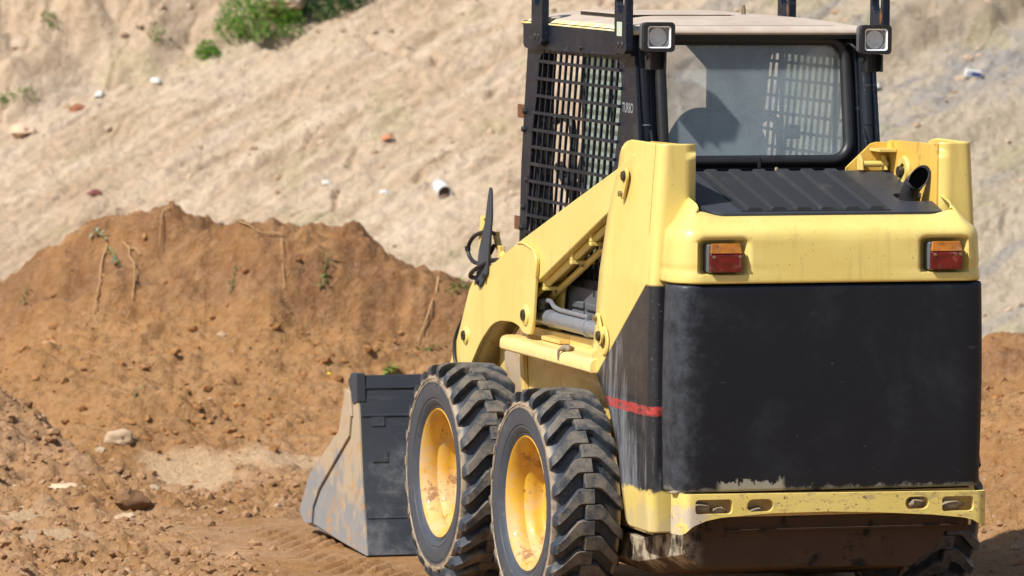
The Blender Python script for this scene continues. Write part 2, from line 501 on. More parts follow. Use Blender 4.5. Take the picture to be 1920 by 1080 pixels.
def bil(x, y, o=4, gain=.5, seed=0):
    s = 0; a = 1
    for i in range(o):
        s = s+a*(np.abs(gn(x, y, seed+i))-.25); x = x*2.1+1.3; y = y*2.1+5.1; a *= gain
    return s
def sst(a, b, x):
    t = np.clip((x-a)/(b-a), 0, 1); return t*t*(3-2*t)
CR_U = [-8,-4.5,-3.3,-2.832,-2.344,-2.149,-1.906,-1.638,-1.516,-1.369,-1.247,-1.077,-.881,-.686,-.624,-.489,-.343,-.171,.3,.9,1.5,1.99,2.18,3.2,5,9]
CR_Z = [.0,.10,.25,.406,.607,.751,.868,.937,.923,.871,.899,.908,.861,.843,.766,.703,.670,.628,.56,.50,.50,.54,.56,.60,.4,.0]
PATCH = ((-1.34,25.02,.20,.24),(-1.74,22.56,.16,.24),(-1.96,23.15,.12,.10),(-.95,25.15,.34,.10))
def patch(u, v):
    p = 0*u; n = .30*fbm(u*4, v*3, 4, .6, 301)
    for cu, cv, ru, rv in PATCH:
        p = np.maximum(p, sst(1.15, .85, np.sqrt(((u-cu+.15*(v-cv))/ru)**2+((v-cv)/rv)**2)+n))
    return p
def Hparts(u, v):
    wu = u+.10*fbm(u*1.3, v*1.3, 2, .5, 5); wv = v+.22*fbm(u*.9, v*.9, 3, .5, 9)
    # loader footprint in plan
    X = CAM_LOC_X+u*CY+v*SY; Y = CAM_LOC_Y-u*SY+v*CY
    dx = np.maximum(np.abs(X)-.90, 0); dy = np.maximum(np.maximum(-.5-Y, Y-3.80), 0)
    far = sst(.05, .75, np.sqrt(dx*dx+dy*dy))
    z = GZ+.05*fbm(u*.25, v*.25, 3, .5, 1)*sst(4, 20, np.abs(u)+np.abs(v-24))
    # mound
    vf = np.interp(u, [-9,-3,-1.5,.3,.9,1.4,1.9,2.5,9],[26,25.2,25.0,25.0,24.5,23.6,22.2,21.6,21.5])
    vc = np.interp(u, [-9,-3,-1.5,.3,.9,1.4,1.9,2.5,9],[28,27.4,27.3,27.3,26.9,26.1,25.2,24.7,24.6])
    zc = np.interp(u, CR_U, CR_Z)*(1+0*u)
    t = (wv-vf)/(vc-vf)                       # 0 foot .. 1 crest
    steep = np.interp(u, [-2.6,-1.9,-.3,.6,1.6],[.62,.56,.60,.75,.95])
    lo = np.clip(t/.82, 0, 1); prof = steep*lo**1.12
    prof = prof+(1-steep)*sst(.72, 1.0, t+.030*fbm(u*2.2, 0*v+.3, 3, .5, 21))
    back = 1-sst(1.03, 1.9, t)*.75
    m = zc*prof*back*(t > 0)
    mm = sst(-.02, .25, t)*(1-sst(1.3, 2.0, t))*sst(.06, .25, zc)
    # berm at the left, with a hollow behind it
    a = np.array([-2.55, 25.4]); b = np.array([-1.2, 23.3]); ab = b-a; L = np.hypot(*ab)
    s = ((u-a[0])*ab[0]+(v-a[1])*ab[1])/L; dist = ((u-a[0])*(-ab[1])+(v-a[1])*ab[0])/L   # + on the far/right side
    s = s+.08*fbm(u*3, v*3, 2, .5, 31); dist = dist+.10*fbm(u*2.3, v*2.3, 3, .5, 33)
    bh = np.interp(s, [-3,-.4,.72,1.3,1.85,2.3,2.8],[.2,.42,.34,.18,.07,.02,0.])
    w_ = np.where(dist > 0, .20, .75)
    berm = bh*np.exp(-(dist/w_)**2)
    pit = -.16*np.exp(-((u+1.42)/.28)**2-((v-24.45)/.40)**2)
    # rubble ground in front
    rub = sst(.4, -.5, u)*sst(25.6, 24.6, v)*sst(12, 19, v)
    rough = .070*bil(u*2.6, v*2.6, 5, .58, 41)+.026*fbm(u*9, v*9, 4, .6, 47)+.020*bil(u*15, v*15, 3, .62, 49)
    pat = patch(u, v); rough = rough*(1-.85*pat)
    z = z+rough*far*(.35+.65*rub)*sst(60, 30, np.abs(u)+np.abs(v-25))
    z = z+np.maximum(m, berm*(1-.5*mm))+pit*(1-mm*.5)
    # mound surface: gullies on the steep wall, loose clods below
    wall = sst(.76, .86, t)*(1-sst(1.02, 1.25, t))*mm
    s_ = v+1.7*z
    z = z+mm*(.040*fbm(u*2.6, s_*2.6, 4, .55, 51)+.030*bil(u*6, s_*6, 4, .62, 55)+.019*bil(u*19, s_*19, 3, .62, 57))
    z = z+wall*(.045*fbm(u*2.3, s_*2.0, 4, .6, 61))-.05*mm*np.exp(-((t-.80)/.09)**2)
    # tyre print in the foreground
    c_ = u+.70+.26*(v-22.3)
    tr = np.exp(-(c_/.16)**6)*sst(23.0, 22.7, v)*sst(20.3, 20.8, v)*sst(-.5, -.1, fbm(u*3, v*3, 2, .5, 311))
    ph = (u*.94-v*.33)/.075+np.where(c_ > .0, .5, 0)
    cells = np.clip(np.sin(ph*2*np.pi)*2.0, -1, .6)*sst(.0, .03, np.abs(c_))
    z = z*(1-.8*tr)+tr*(GZ*.8+.014*cells)
    # hillside
    F0 = .30+.38*(v-30)+.12*u
    hl = sst(28.6, 30.4, v)
    vt = 32.95+(u+2.82)*.6+.25*fbm(u*1.4, v*.8, 3, .5, 71)
    bank = np.maximum(v-vt, 0)
    bt = sst(0, .5, bank)
    cap = 9.0
    F = F0+bank*.75*(u < 30)
    F = np.where(F > 3.5, 3.5+(cap-3.5)*np.tanh((F-3.5)/(cap-3.5)), F)
    F = F-.12*np.exp(-((u+1.33)/.10)**2-((v-33.62)/.10)**2)
    # layers dipping across the slope
    ca, sa = .70, .714
    al = u*ca+v*sa; ac = -u*sa+v*ca
    near = sst(70, 36, v)
    crk = sst(.055, .0, np.abs(gn(al*.9, ac*3.3+.4*gn(al*2, ac*2, 77), 83)))*sst(-.05, .35, gn(al*1.3, ac*1.3, 87))
    lay = .026*bil(al*.5, ac*2.2, 3, .5, 81)+.024*fbm(al*2.2, ac*9, 4, .62, 85)+.020*bil(al*7, ac*15, 3, .65, 89)-.050*crk
    rill = .16*bil(u*2.0-.5*v, v*1.1, 4, .55, 91)+.05*fbm(u*5, v*5, 3, .55, 95)
    F = F+(lay*(1-.8*bt)+rill*bt)*near
    # gully steps at the right
    gl = (v-32.35)-.42*(u-1.7)+.15*fbm(u*1.5, v*1.5, 3, .5, 97)
    gr = sst(1.2, 1.9, u)
    F = F+gr*(.16*sst(-.1, .12, gl)-.16*sst(.1, 1.2, gl))
    gl2 = (v-31.0)-.45*(u-1.7)+.12*fbm(u*1.7, v*1.7, 3, .5, 99)
    F = F+gr*.10*(sst(-.12, .1, gl2)-sst(.1, .9, gl2))
    z = z*(1-hl)+F*hl
    return z, dict(far=far, mm=mm, wall=wall, t=t, rub=rub, hl=hl, bt=bt, gl=gl, gr=gr, gl2=gl2, berm=berm, al=al, ac=ac, lay=lay, crk=crk)
def H(u, v): return Hparts(np.asarray(u, float), np.asarray(v, float))[0]
#TERRAIN-END
CAM_LOC_X, CAM_LOC_Y = CAM_LOC.x, CAM_LOC.y
def Hs(u, v): return float(H(np.array([u]), np.array([v]))[0])
def on(u, v, dz=0.):
    x, y = uv2xy(u, v); return Vector((x, y, Hs(u, v)+dz))

def axis_lines(lo, hi, core0, core1, step, grow=1.16):
    c = list(np.arange(core0, core1+1e-6, step)); a = []; s = step; x = core0
    while x > lo: s *= grow; x -= s; a.append(max(x, lo))
    b = []; s = step; x = c[-1]
    while x < hi: s *= grow; x += s; b.append(min(x, hi))
    return np.array(a[::-1]+c+b)
us = axis_lines(-700, 700, -2.9, 2.9, .0135, 1.10)
v1 = axis_lines(-300, 28.4, 19.4, 28.4, .0135, 1.10)
v2 = axis_lines(28.4, 1500, 28.4, 34.9, .020, 1.14)
vs_ = np.concatenate([v1, v2[1:]])
UU, VV = np.meshgrid(us, vs_)
ZZ, PT = Hparts(UU, VV)
XX = CAM_LOC.x+UU*CY+VV*SY; YY = CAM_LOC.y-UU*SY+VV*CY

def colours():
    # dry soil colours: orange dug soil, pale dried crust, beige hillside, grey layers
    n1 = fbm(UU*1.1, VV*1.1, 4, .55, 201); n2 = fbm(UU*6, VV*6, 4, .6, 205); pa = patch(UU, VV); n3 = fbm(UU*.5, VV*.5, 3, .5, 209)
    def C(*c): return np.array(c)[None,None,:]
    def mx(a, b, f): return a+(b-a)*np.clip(f, 0, 1)[...,None]
    orange = mx(C(.38,.192,.068), C(.44,.23,.088), .5+.9*n1)
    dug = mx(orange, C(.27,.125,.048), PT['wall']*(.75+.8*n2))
    dusty = C(.48,.295,.165)
    c = mx(dug, dusty, (1-PT['mm'])*(.30+.55*n1+.35*n2))
    c = mx(c, C(.45,.265,.145), sst(.03, .2, PT['berm'])*.4*(1-PT['mm']))
    c = mx(c, C(.62,.43,.255), pa*(.9-.5*PT['mm']))
    left = sst(-1.5, -2.0, UU)*sst(.99, 1.10, PT['t']+.05*n1)
    c = mx(c, C(.56,.42,.28), left)
    hill = mx(C(.53,.395,.27), C(.61,.475,.34), .5+.9*n1)
    stk = fbm(PT['al']*.9, PT['ac']*6.5, 5, .62, 225)
    hill = mx(hill, C(.42,.295,.185), sst(.0, .75, stk)*.55)
    hill = mx(hill, C(.68,.56,.43), sst(.05, .8, -stk)*.5)
    hill = mx(hill, C(.42,.29,.19), PT['crk']*.6*(1-PT['bt']))
    hill = mx(hill, C(.55,.40,.265), PT['bt']*(.65+.5*n2))
    g = sst(.3, 1.9, UU+.6*n1)
    hill = mx(hill, C(.45,.385,.29), g*.85)
    al, ac = PT['al'], PT['ac']
    streak = fbm(al*.8, ac*4.5, 4, .6, 221)
    hill = mx(hill, C(.31,.29,.265), sst(.0, .5, streak)*sst(.1, 1.7, UU)*.85)
    hill = mx(hill, C(.33,.26,.18), PT['gr']*sst(.25, .0, np.abs(PT['gl']))*.9)
    hill = mx(hill, C(.30,.29,.28), PT['gr']*sst(.75, .25, np.abs(PT['gl']+.55))*(.35+.6*n2+.4*n1))
    hill = mx(hill, C(.36,.34,.16), sst(.35, .75, fbm(UU*2.2, VV*2.2, 3, .5, 231))*.35)
    c = mx(c, hill, sst(27.9, 28.9, VV+.2*n1))
    return np.clip(c, .02, .9)
CC = colours()

def soil_mat(name, bumpd, fine):
    k = NT(name)
    at = k.n('Attribute'); at.attribute_name = 'soil'
    n1 = k.noise(fine, 7, .7); n2 = k.noise(fine*.22, 5, .6)
    col = k.mix(k.ramp(n1,.25,.75), k.mix(.36, at.outputs[0], (.11,.06,.03)), k.mix(.14, at.outputs[0], (.80,.66,.50)))
    col = k.mix(k.ramp(n2,.35,.7,0,.55), col, at.outputs[0])
    gr = k.ramp(k.noise(fine*1.7,3,.5), .70,.75,0,.55)
    col = k.mix(gr, col, (.58,.50,.40))
    k.bump(k.math('ADD', k.math('MULTIPLY', n1, 1.0), k.math('MULTIPLY', k.noise(fine*3.1,5,.7), .45)), .9, bumpd)
    return k.fin(col, .96, 0, .12)
M['soil'] = soil_mat('loose_soil', .035, 26)
M['hill'] = soil_mat('sandy_slope', .04, 17)

def sheet(name, r0, r1, mat):
    nu = len(us); nv = r1-r0+1
    co = np.stack([XX[r0:r1+1], YY[r0:r1+1], ZZ[r0:r1+1]], -1).reshape(-1,3)
    me = bpy.data.meshes.new(name)
    me.vertices.add(nu*nv); me.vertices.foreach_set('co', co.astype(np.float32).ravel())
    i = np.arange((nv-1)*(nu-1)); r = i//(nu-1); c = i%(nu-1); a = r*nu+c
    q = np.stack([a, a+1, a+nu+1, a+nu], -1).astype(np.int32)
    me.loops.add(q.size); me.loops.foreach_set('vertex_index', q.ravel())
    me.polygons.add(len(q)); me.polygons.foreach_set('loop_start', np.arange(len(q), dtype=np.int32)*4)
    me.polygons.foreach_set('use_smooth', np.ones(len(q), dtype=bool))
    me.update(calc_edges=True)
    at = me.attributes.new('soil', 'FLOAT_COLOR', 'POINT')
    cc = np.concatenate([CC[r0:r1+1].reshape(-1,3), np.ones((nu*nv,1))], 1).astype(np.float32)
    at.data.foreach_set('color', cc.ravel())
    return tag(link(name, me, mat), kind='structure')
iv1 = int(np.searchsorted(vs_, 24.9)); iv2 = int(np.searchsorted(vs_, 28.6))
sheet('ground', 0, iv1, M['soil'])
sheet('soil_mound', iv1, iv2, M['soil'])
sheet('hillside', iv2, len(vs_)-1, M['hill'])

# clods, pebbles: nobody could count them
def blob(seed, sub=1, rough=.35):
    bm = bmesh.new(); bmesh.ops.create_icosphere(bm, subdivisions=sub, radius=1)
    r_ = random.Random(seed); ph = [r_.uniform(0,6.3) for _ in range(9)]
    sc = Vector((r_.uniform(.8,1.25), r_.uniform(.7,1.1), r_.uniform(.55,.9)))
    for v in bm.verts:
        p = v.co; d = sum(math.sin(p[j]*f+ph[i*3+j])*a for i,(f,a) in enumerate(((2.1,.5),(4.3,.32),(7.7,.2))) for j in range(3))
        v.co = Vector((p.x*sc.x, p.y*sc.y, p.z*sc.z))*(1+rough*d*.5+r_.uniform(-.16,.16))
    vs = np.array([v.co[:] for v in bm.verts]); fs = np.array([[l.vert.index for l in f.loops] for f in bm.faces])
    bm.free(); return vs, fs
BL = [blob(i, 1, .45) for i in range(14)]
def scatter(name, n, us0, us1, vs0, vs1, s0, s1, keep, mat, label, cat, seed, power=2.6):
    g = np.random.default_rng(seed)
    u = g.uniform(us0, us1, n); v = g.uniform(vs0, vs1, n)
    z, pt = Hparts(u, v)
    kp = g.uniform(0,1,n) < keep(u, v, pt)
    u, v, z = u[kp], v[kp], z[kp]
    s = s0+(s1-s0)*g.uniform(0,1,len(u))**power
    x = CAM_LOC.x+u*CY+v*SY; y = CAM_LOC.y-u*SY+v*CY
    V = []; Fa = []; off = 0
    for i in range(len(u)):
        b, f = BL[int(g.integers(len(BL)))]
        a = g.uniform(0, 6.28); ca, sa = math.cos(a), math.sin(a)
        t_ = g.uniform(-.5,.5); ct, st = math.cos(t_), math.sin(t_)
        q = b*s[i]; q = np.stack([q[:,0]*ca-q[:,1]*sa, q[:,0]*sa+q[:,1]*ca, q[:,2]], 1)
        q = np.stack([q[:,0], q[:,1]*ct-q[:,2]*st, q[:,1]*st+q[:,2]*ct], 1)
        V.append(q+np.array([x[i], y[i], z[i]+s[i]*.05])); Fa.append(f+off); off += len(b)
    V = np.concatenate(V); Fa = np.concatenate(Fa).astype(np.int32)
    me = bpy.data.meshes.new(name)
    me.vertices.add(len(V)); me.vertices.foreach_set('co', V.astype(np.float32).ravel())
    me.loops.add(Fa.size); me.loops.foreach_set('vertex_index', Fa.ravel())
    me.polygons.add(len(Fa)); me.polygons.foreach_set('loop_start', np.arange(len(Fa), dtype=np.int32)*3)
    me.polygons.foreach_set('use_smooth', np.zeros(len(Fa), dtype=bool))
    me.update(calc_edges=True)
    return tag(link(name, me, mat), label, cat, kind='stuff')
def clodmat(name, c1, c2, c3):
    k = NT(name)
    gi = k.n('NewGeometry').outputs['Random Per Island']
    col = k.mix(k.ramp(gi,0,.75), c1, c2); col = k.mix(k.ramp(gi,.95,.985), col, c3)
    col = k.mix(k.ramp(k.noise(60,5),.3,.7,0,.4), col, tuple(x*.6 for x in c1))
    k.bump(k.noise(70,6,.7), .8, .02)
    return k.fin(col, .96, 0, .1)
M['clod'] = clodmat('clod_soil', (.36,.175,.068), (.45,.235,.10), (.55,.40,.26))
M['rubble'] = clodmat('rubble_soil', (.36,.20,.10), (.46,.275,.15), (.55,.42,.28))
M['hillstone'] = clodmat('slope_stones', (.46,.33,.22), (.60,.46,.33), (.66,.62,.55))
scatter('soil_clods', 9000, -2.6, 2.5, 21.6, 27.2, .005, .030, lambda u,v,p: np.clip(p['mm']*(.9-.8*p['wall']),0,1)*np.where(p['t']<.95,1,0), M['clod'],
        'loose orange soil clods lying on the slope of the dug mound', 'clods', 3, 4.5)
scatter('rubble', 13000, -2.5, 2.2, 20.6, 25.2, .004, .030, lambda u,v,p: np.clip((1-p['mm'])*(.25+.75*p['rub'])*p['far']*(1-.9*patch(u,v)),0,1), M['rubble'],
        'small pale clods and broken crust strewn over the foreground soil', 'rubble', 4, 3.6)
scatter('slope_pebbles', 2600, -3.2, 3.2, 28.9, 34.8, .006, .034, lambda u,v,p: .45+0*u, M['hillstone'],
        'pebbles and sandy lumps scattered over the beige hillside', 'pebbles', 5, 3.8)

# ------------------------------------------------------------------ the loader (built in its own metres: x right, y forward, z up)
GZ = -0.036
LD = bpy.data.objects.new('skid_steer_loader', None)
COL.objects.link(LD)
LD.location = (0, 0, 0)
tag(LD, 'yellow and black skid steer loader seen from behind on the dug soil', 'loader')
YL, YD = M['yellow'], M['yellow_dirty']

# --- plan profile shared by hood, door and bumper (left end to right end)
def plan(n_arc=8, xl=.553, xr=.537, yend=.19, rx=.085, ry=.105, y0=0., step=.010):
    pts = [(-xl, yend), (-xl, (yend+ry+y0)/2)]
    for k in range(n_arc+1):
        a = R(180+90*k/n_arc); pts.append((-xl+rx+rx*math.cos(a), y0+ry+ry*math.sin(a)))
    a0, b0 = -xl+rx, xr-rx
    m = int((b0-a0)/step)
    for k in range(1, m): pts.append((a0+(b0-a0)*k/m, y0))
    for k in range(n_arc+1):
        a = R(270+90*k/n_arc); pts.append((xr-rx+rx*math.cos(a), y0+ry+ry*math.sin(a)))
    pts += [(xr, (yend+ry+y0)/2), (xr, yend)]
    return pts
def normals(pts):
    out = []
    for i in range(len(pts)):
        a = Vector(pts[max(i-1,0)]); b = Vector(pts[min(i+1,len(pts)-1)]); d = (b-a).normalized()
        out.append(Vector((d.y, -d.x)))          # outward (rearward) for a left-to-right path
    return out
def loft(rows):
    n = len(rows[0]); vs = [p for r_ in rows for p in r_]; fs = []
    for i in range(len(rows)-1):
        for k in range(n-1):
            fs.append((i*n+k, i*n+k+1, (i+1)*n+k+1, (i+1)*n+k))
    return vs, fs
def solid(o, t, off=-1):
    s = o.modifiers.new('solid', 'SOLIDIFY'); s.thickness = t; s.offset = off; return o
def s01(a, b, x):
    t = min(1, max(0, (x-a)/(b-a))); return t*t*(3-2*t)

# hood (engine cover) with the two lamp recesses pressed into it
PL = plan(); NR = normals(PL)
prof = [(0.002,1.171),(0,1.176)]+[(.008*(z-1.176)/.13, z) for z in np.arange(1.184,1.312,.0075)]+\
       [(.009,1.315),(.011,1.326),(.015,1.336),(.021,1.345),(.030,1.353),(.042,1.361),(.056,1.369),(.072,1.376),(.086,1.382),(.100,1.386),(.103,1.380)]
rows = []
LAMPS = (-.388, .384)
def recess(x, z, cx):
    dx, dz = abs(x-cx), z-1.256
    mx = 1-s01(.062, .094 if (x-cx)*(1 if cx<0 else 1) < 0 else .086, dx)
    mz = 1-s01(.044, .064, dz) if dz > 0 else 1-s01(.046, .056, -dz)
    tail = 0
    return .052*mx*mz
for d, z in prof:
    r_ = []
    for (x, y), n in zip(PL, NR):
        dd = d+sum(recess(x, z, c) for c in LAMPS if abs(x-c) < .13 and y < .02)
        # pressed waist line and small dents
        dd += .003*math.exp(-((z-1.215)/.012)**2)*(1-math.exp(-((abs(x)-.1)/.25)**2))
        dd += .002*math.sin(x*9+1)*math.exp(-((z-1.33)/.03)**2)
        zz = z
        if d > .03:
            zz += .22*max(0, y+dd-.10)*s01(.03,.1,d)+.018*s01(.36,.46,abs(x))*s01(.03,.1,d)
        r_.append((x-n.x*dd, y-n.y*dd, zz))
    rows.append(r_)
vs, fs = loft(rows)
hood = mk('engine_hood', vs, fs, YL, LD, ang=60); solid(hood, .006)

# tail lamps
for cx in LAMPS:
    h = MB().box(cx-.060, cx+.052, .006, .060, 1.207, 1.300).build('tail_lamp', M['greyplastic'], LD, .006)
    q = lambda x0,x1,x2,x3,y0,y1,z0,z1: [(x0,y0,z0),(x1,y0,z0),(x1,y1,z0),(x0,y1,z0),(x2,y0+.012,z1),(x3,y0+.012,z1),(x3,y1,z1),(x2,y1,z1)]
    box_f = [(0,3,2,1),(4,5,6,7),(0,1,5,4),(1,2,6,5),(2,3,7,6),(3,0,4,7)]
    mk('red_lens', [(a,b,c) for a,b,c in [(cx-.056,-.012,1.209),(cx+.054,-.012,1.209),(cx+.054,.004,1.209),(cx-.056,.004,1.209),(cx-.056,-.014,1.268),(cx+.054,-.014,1.268),(cx+.054,.004,1.268),(cx-.056,.004,1.268)]], box_f, M['red'], h, .004)
    mk('amber_lens', q(cx-.056,cx+.054,cx-.050,cx+.049,-.014,.004,1.270,1.303), box_f, M['amber'], h, .004)
    for sx in (-.045,.045):
        MB().lathe([(0,-.004),(.005,-.0035),(.006,0)], (cx+sx,-.0145,1.260), 'y', 10).build('screw', M['zinc'], h)

# rear door: bowed black panel
PD = plan(n_arc=3, y0=.006, xl=.551, xr=.538, yend=.13, rx=.045, ry=.095, step=.05)
ND = normals(PD)
rows = []
for d, z in [(.006,.488),(.001,.492),(0,.50)]+[(-.006*math.sin(math.pi*(z-.5)/.66), z) for z in np.arange(.54,1.15,.05)]+[(0,1.156),(.002,1.163),(.008,1.166)]:
    rows.append([(x-n.x*d, y-n.y*d, z) for (x,y),n in zip(PD,ND)])
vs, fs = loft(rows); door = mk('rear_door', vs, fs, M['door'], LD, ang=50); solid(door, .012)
MB().box(-.52,.50,.06,.10,.47,1.30).build('door_backing', M['dark'], LD)
MB().lathe([(0,.010),(.008,.009),(.010,0)], (.545,.12,1.04), 'x', 12).build('door_latch_button', M['hose'], LD)

# rear bumper with four slots, arched lower edge, set on the frame
low = [(-.60,.352),(-.555,.350),(-.53,.358),(-.49,.383),(-.45,.398),(-.40,.407),(-.22,.418),(-.03,.419),(.15,.412),(.34,.400),(.45,.388),(.485,.380),(.515,.362),(.535,.358)]
out = [(x,z) for x,z in low]+[(.535,.474),(-.60,.486)]
slots = [rrect(-.425,.443,.128,.048,.012), rrect(-.264,.444,.092,.042,.02), rrect(.286,.440,.082,.042,.02), rrect(.431,.434,.112,.050,.012)]
bp = plate('rear_bumper', out, slots, 'y', -.008, .022, M['bumper'], LD, .003)
# dense enough to bend the ends forward
bmx = bmesh.new(); bmx.from_mesh(bp.data)
for xx in (-.575,-.56,-.545,-.53,-.515,-.50,.50,.515):
    bmesh.ops.bisect_plane(bmx, geom=bmx.verts[:]+bmx.edges[:]+bmx.faces[:], plane_co=(xx,0,0), plane_no=(1,0,0))
for v in bmx.verts:
    if v.co.x < -.50:
        s_ = -.50-v.co.x; a = min(s_/.05, 1)*R(62); v.co.x = -.50-s_*(.78-.3*min(1,s_/.05)); v.co.y += (1-math.cos(a))*.05+max(0, s_-.05)*.5
    elif v.co.x > .50:
        v.co.y += (v.co.x-.50)**2*14
bmx.to_mesh(bp.data); bmx.free(); sharpen(bp.data, 40)
# tray behind the slots with dried mud
MB().box(-.52,.52,.055,.07,.40,.478).build('bumper_backing', M['yellow_dirty'], LD)
for cx, w2, sd_ in ((-.45,.05,1),(-.255,.06,2),(.30,.05,3),(.43,.075,4),(-.39,.04,5)):
    v_, f_ = blob(40+sd_, 2, .5)
    mk('mud_lump', [(cx+p[0]*w2*.62, .035+p[1]*.022, .421+p[2]*.020+(.012 if sd_ in (1,3) else 0)) for p in v_], [tuple(f) for f in f_], M['mud'], bp, ang=80)
v_, f_ = blob(51, 2, .5)
for i, (cx, cz) in enumerate(((-.545,.489),(-.52,.487),(-.50,.487))):
    mk('mud_lump', [(cx+p[0]*.014, .03+p[1]*.012, cz+p[2]*.007) for p in v_], [tuple(f) for f in f_], M['mud'], bp, ang=80)

# belly pan and lower frame
pb = [(-.50,.36),(-.50,.28),(-.44,.235),(.30,.222),(.40,.30),(.44,.37)]
vs = [(x,.06,z) for x,z in pb]+[(x*.98,.55,z-.08) for x,z in pb]+[(x*.98,1.9,z-.08 if z<.35 else z) for x,z in pb]
n = len(pb); fs = [tuple(range(n-1,-1,-1))]+[(i+j*n,(i+1)%n+j*n,(i+1)%n+(j+1)*n,i+(j+1)*n) for j in (0,1) for i in range(n)]+[tuple(2*n+i for i in range(n))]
mk('belly_pan', vs, fs, M['belly'], LD, .004)
MB().box(-.50,.50,.055,.075,.335,.40).build('belly_crossmember', M['belly'], LD, .004)
MB().box(-.36,.46,.040,.062,.352,.358).build('belly_flange', M['belly'], LD)
tub = MB().prism([(.42,.30),(2.05,.30),(2.12,.55),(2.12,.84),(.60,.84),(.60,.60),(.42,.50)], 'x', -.485, .485).build('lower_frame', YD, LD, .008)
MB().prism([(1.80,.60),(2.00,.60),(2.03,.80),(1.84,.83)], 'x', -.497, -.486).build('chaincase_plate', M['bucketside'], LD, .003)
MB().prism([(1.765,.62),(1.795,.62),(1.835,.83),(1.80,.835)], 'x', -.505, -.486).build('frame_rib', YD, LD, .003)

# towers: bent plate with a rear flange
def tower_side():
    yf = [(.338,.39),(.345,.425),(.355,.436),(.467,.468),(.571,.499),(.64,.55),(.718,.615),(.77,.68),(.818,.75),(.831,.80),(.90,.785),(1.366,.682),(1.513,.614),(1.563,.605),(1.59,.585),(1.605,.56),(1.613,.53),(1.619,.49)]
    xs_ = [(.338,.572),(.47,.580),(1.16,.578),(1.62,.548)]
    zs = sorted(set([z for z,_ in yf]+list(np.arange(.36,1.6,.03))+[1.151,1.159,.452,.488]))
    rows = []
    for z in zs:
        y1 = np.interp(z, *zip(*yf)); xs = np.interp(z, *zip(*xs_)); r_ = .032
        row = [(-.43,.185,z),(-.47,.185,z),(-.51,.185,z)]
        for k in range(7):
            a = R(270-90*k/6); row.append((-(xs-r_)+r_*math.cos(a), .185+r_+r_*math.sin(a), z))
        for k in range(1,11): row.append((-xs, .217+(y1-.217)*k/10, z))
        rows.append(row)
    vs, fs = loft(rows)
    # orient outwards
    return vs, [tuple(reversed(f)) for f in fs]
vs, fs = tower_side()
twL = mk('tower', vs, fs, M['tower'], LD, ang=40); solid(twL, .012, -1)
twL['label'] = 'left lift arm tower with black band and red stripe'
inner = rounded([(.20,1.22),(.72,1.22),(.70,1.53),(.66,1.606),(.20,1.614)], [0,0,.05,.05,0])
ipL = MB().prism(inner, 'x', -.436, -.424).build('tower_inner_plate', M['yellow_shade'], twL, .002)
twR = mirror_x(twL, LD)
solid(twR, .012, -1)
twR['label'] = 'right lift arm tower behind the exhaust'
for o in (twL, twR): pass

def retainer(name, parent, big, small, x, rb, ta):
    """greasy pin with keeper bar and bolt"""
    k1 = MB(); k1.lathe([(.0,-.016),(rb*.55,-.016),(rb*.62,-.010),(rb*.62,0)], (x,)+big, 'x', 20)
    p = k1.build('pivot_pin', M['pin'], parent)
    d = Vector((small[0]-big[0], small[1]-big[1])); L_ = d.length; d.normalize(); nn = Vector((-d.y, d.x))
    pts = []
    for c, rr_, s0 in ((big, rb, 1), (small, rb*.62, -1)):
        for kk in range(9):
            a = math.pi*kk/8
            off = nn*math.cos(a)*rr_ + (-d if s0 > 0 else d)*math.sin(a)*rr_ if s0 > 0 else -nn*math.cos(a)*rr_ + d*math.sin(a)*rr_
            pts.append((c[0]+off.x, c[1]+off.y))
    hole = circle(big[0], big[1], rb*.64, 18)
    plate('keeper_bar', pts, [hole], 'x', x-.004, .008, YL, parent, .0015)
    MB().hexbolt((x-.006,)+small, '-x', rb*.36, .014).build('bolt', M['zinc'], parent)
retainer('pin', twL, (.492,1.498), (.512,1.438), -.566, .028, 0)
retainer('pin', twL, (.676,.950), (.705,1.008), -.586, .028, 0)
MB().lathe([(.026,-.004),(.045,-.004),(.050,0)], (-.583,.655,.935), 'x', 28).build('pin_boss', YL, twL)
# inner bosses on the right tower, with the hinge bracket and its flange
MB().lathe([(.0,-.020),(.018,-.020),(.020,-.014),(.022,-.006)], (.424,.50,1.505), 'x', 20).build('pivot_pin', M['pin'], twR)
MB().lathe([(.022,-.008),(.044,-.010),(.048,0)], (.424,.49,1.512), 'x', 28).build('pin_boss', YL, twR)
for sx, tw in ((1, twR), (-1, twL)):
    m = MB().prism([(sx*.275,1.49),(sx*.278,1.512),(sx*.365,1.592),(sx*.385,1.598),(sx*.424,1.598),(sx*.424,1.49)], 'y', .655, .665)
    br = m.build('hinge_bracket', M['yellow_shade'], tw, .001)
    MB().box(min(sx*.36,sx*.423), max(sx*.36,sx*.423), .56, .654, 1.568, 1.579).build('bracket_flange', YL, br, .002)
    MB().cyl((sx*.325,.625,1.525), (sx*.415,.625,1.525), .011, 12).build('hinge_tube', YL, br)
    for hx in (.318,.405): MB().prism([(.605,1.505),(.650,1.505),(.652,1.552),(.628,1.555),(.612,1.535)], 'x', sx*hx-.004, sx*hx+.004).build('hinge_lug', YL, br, .001)

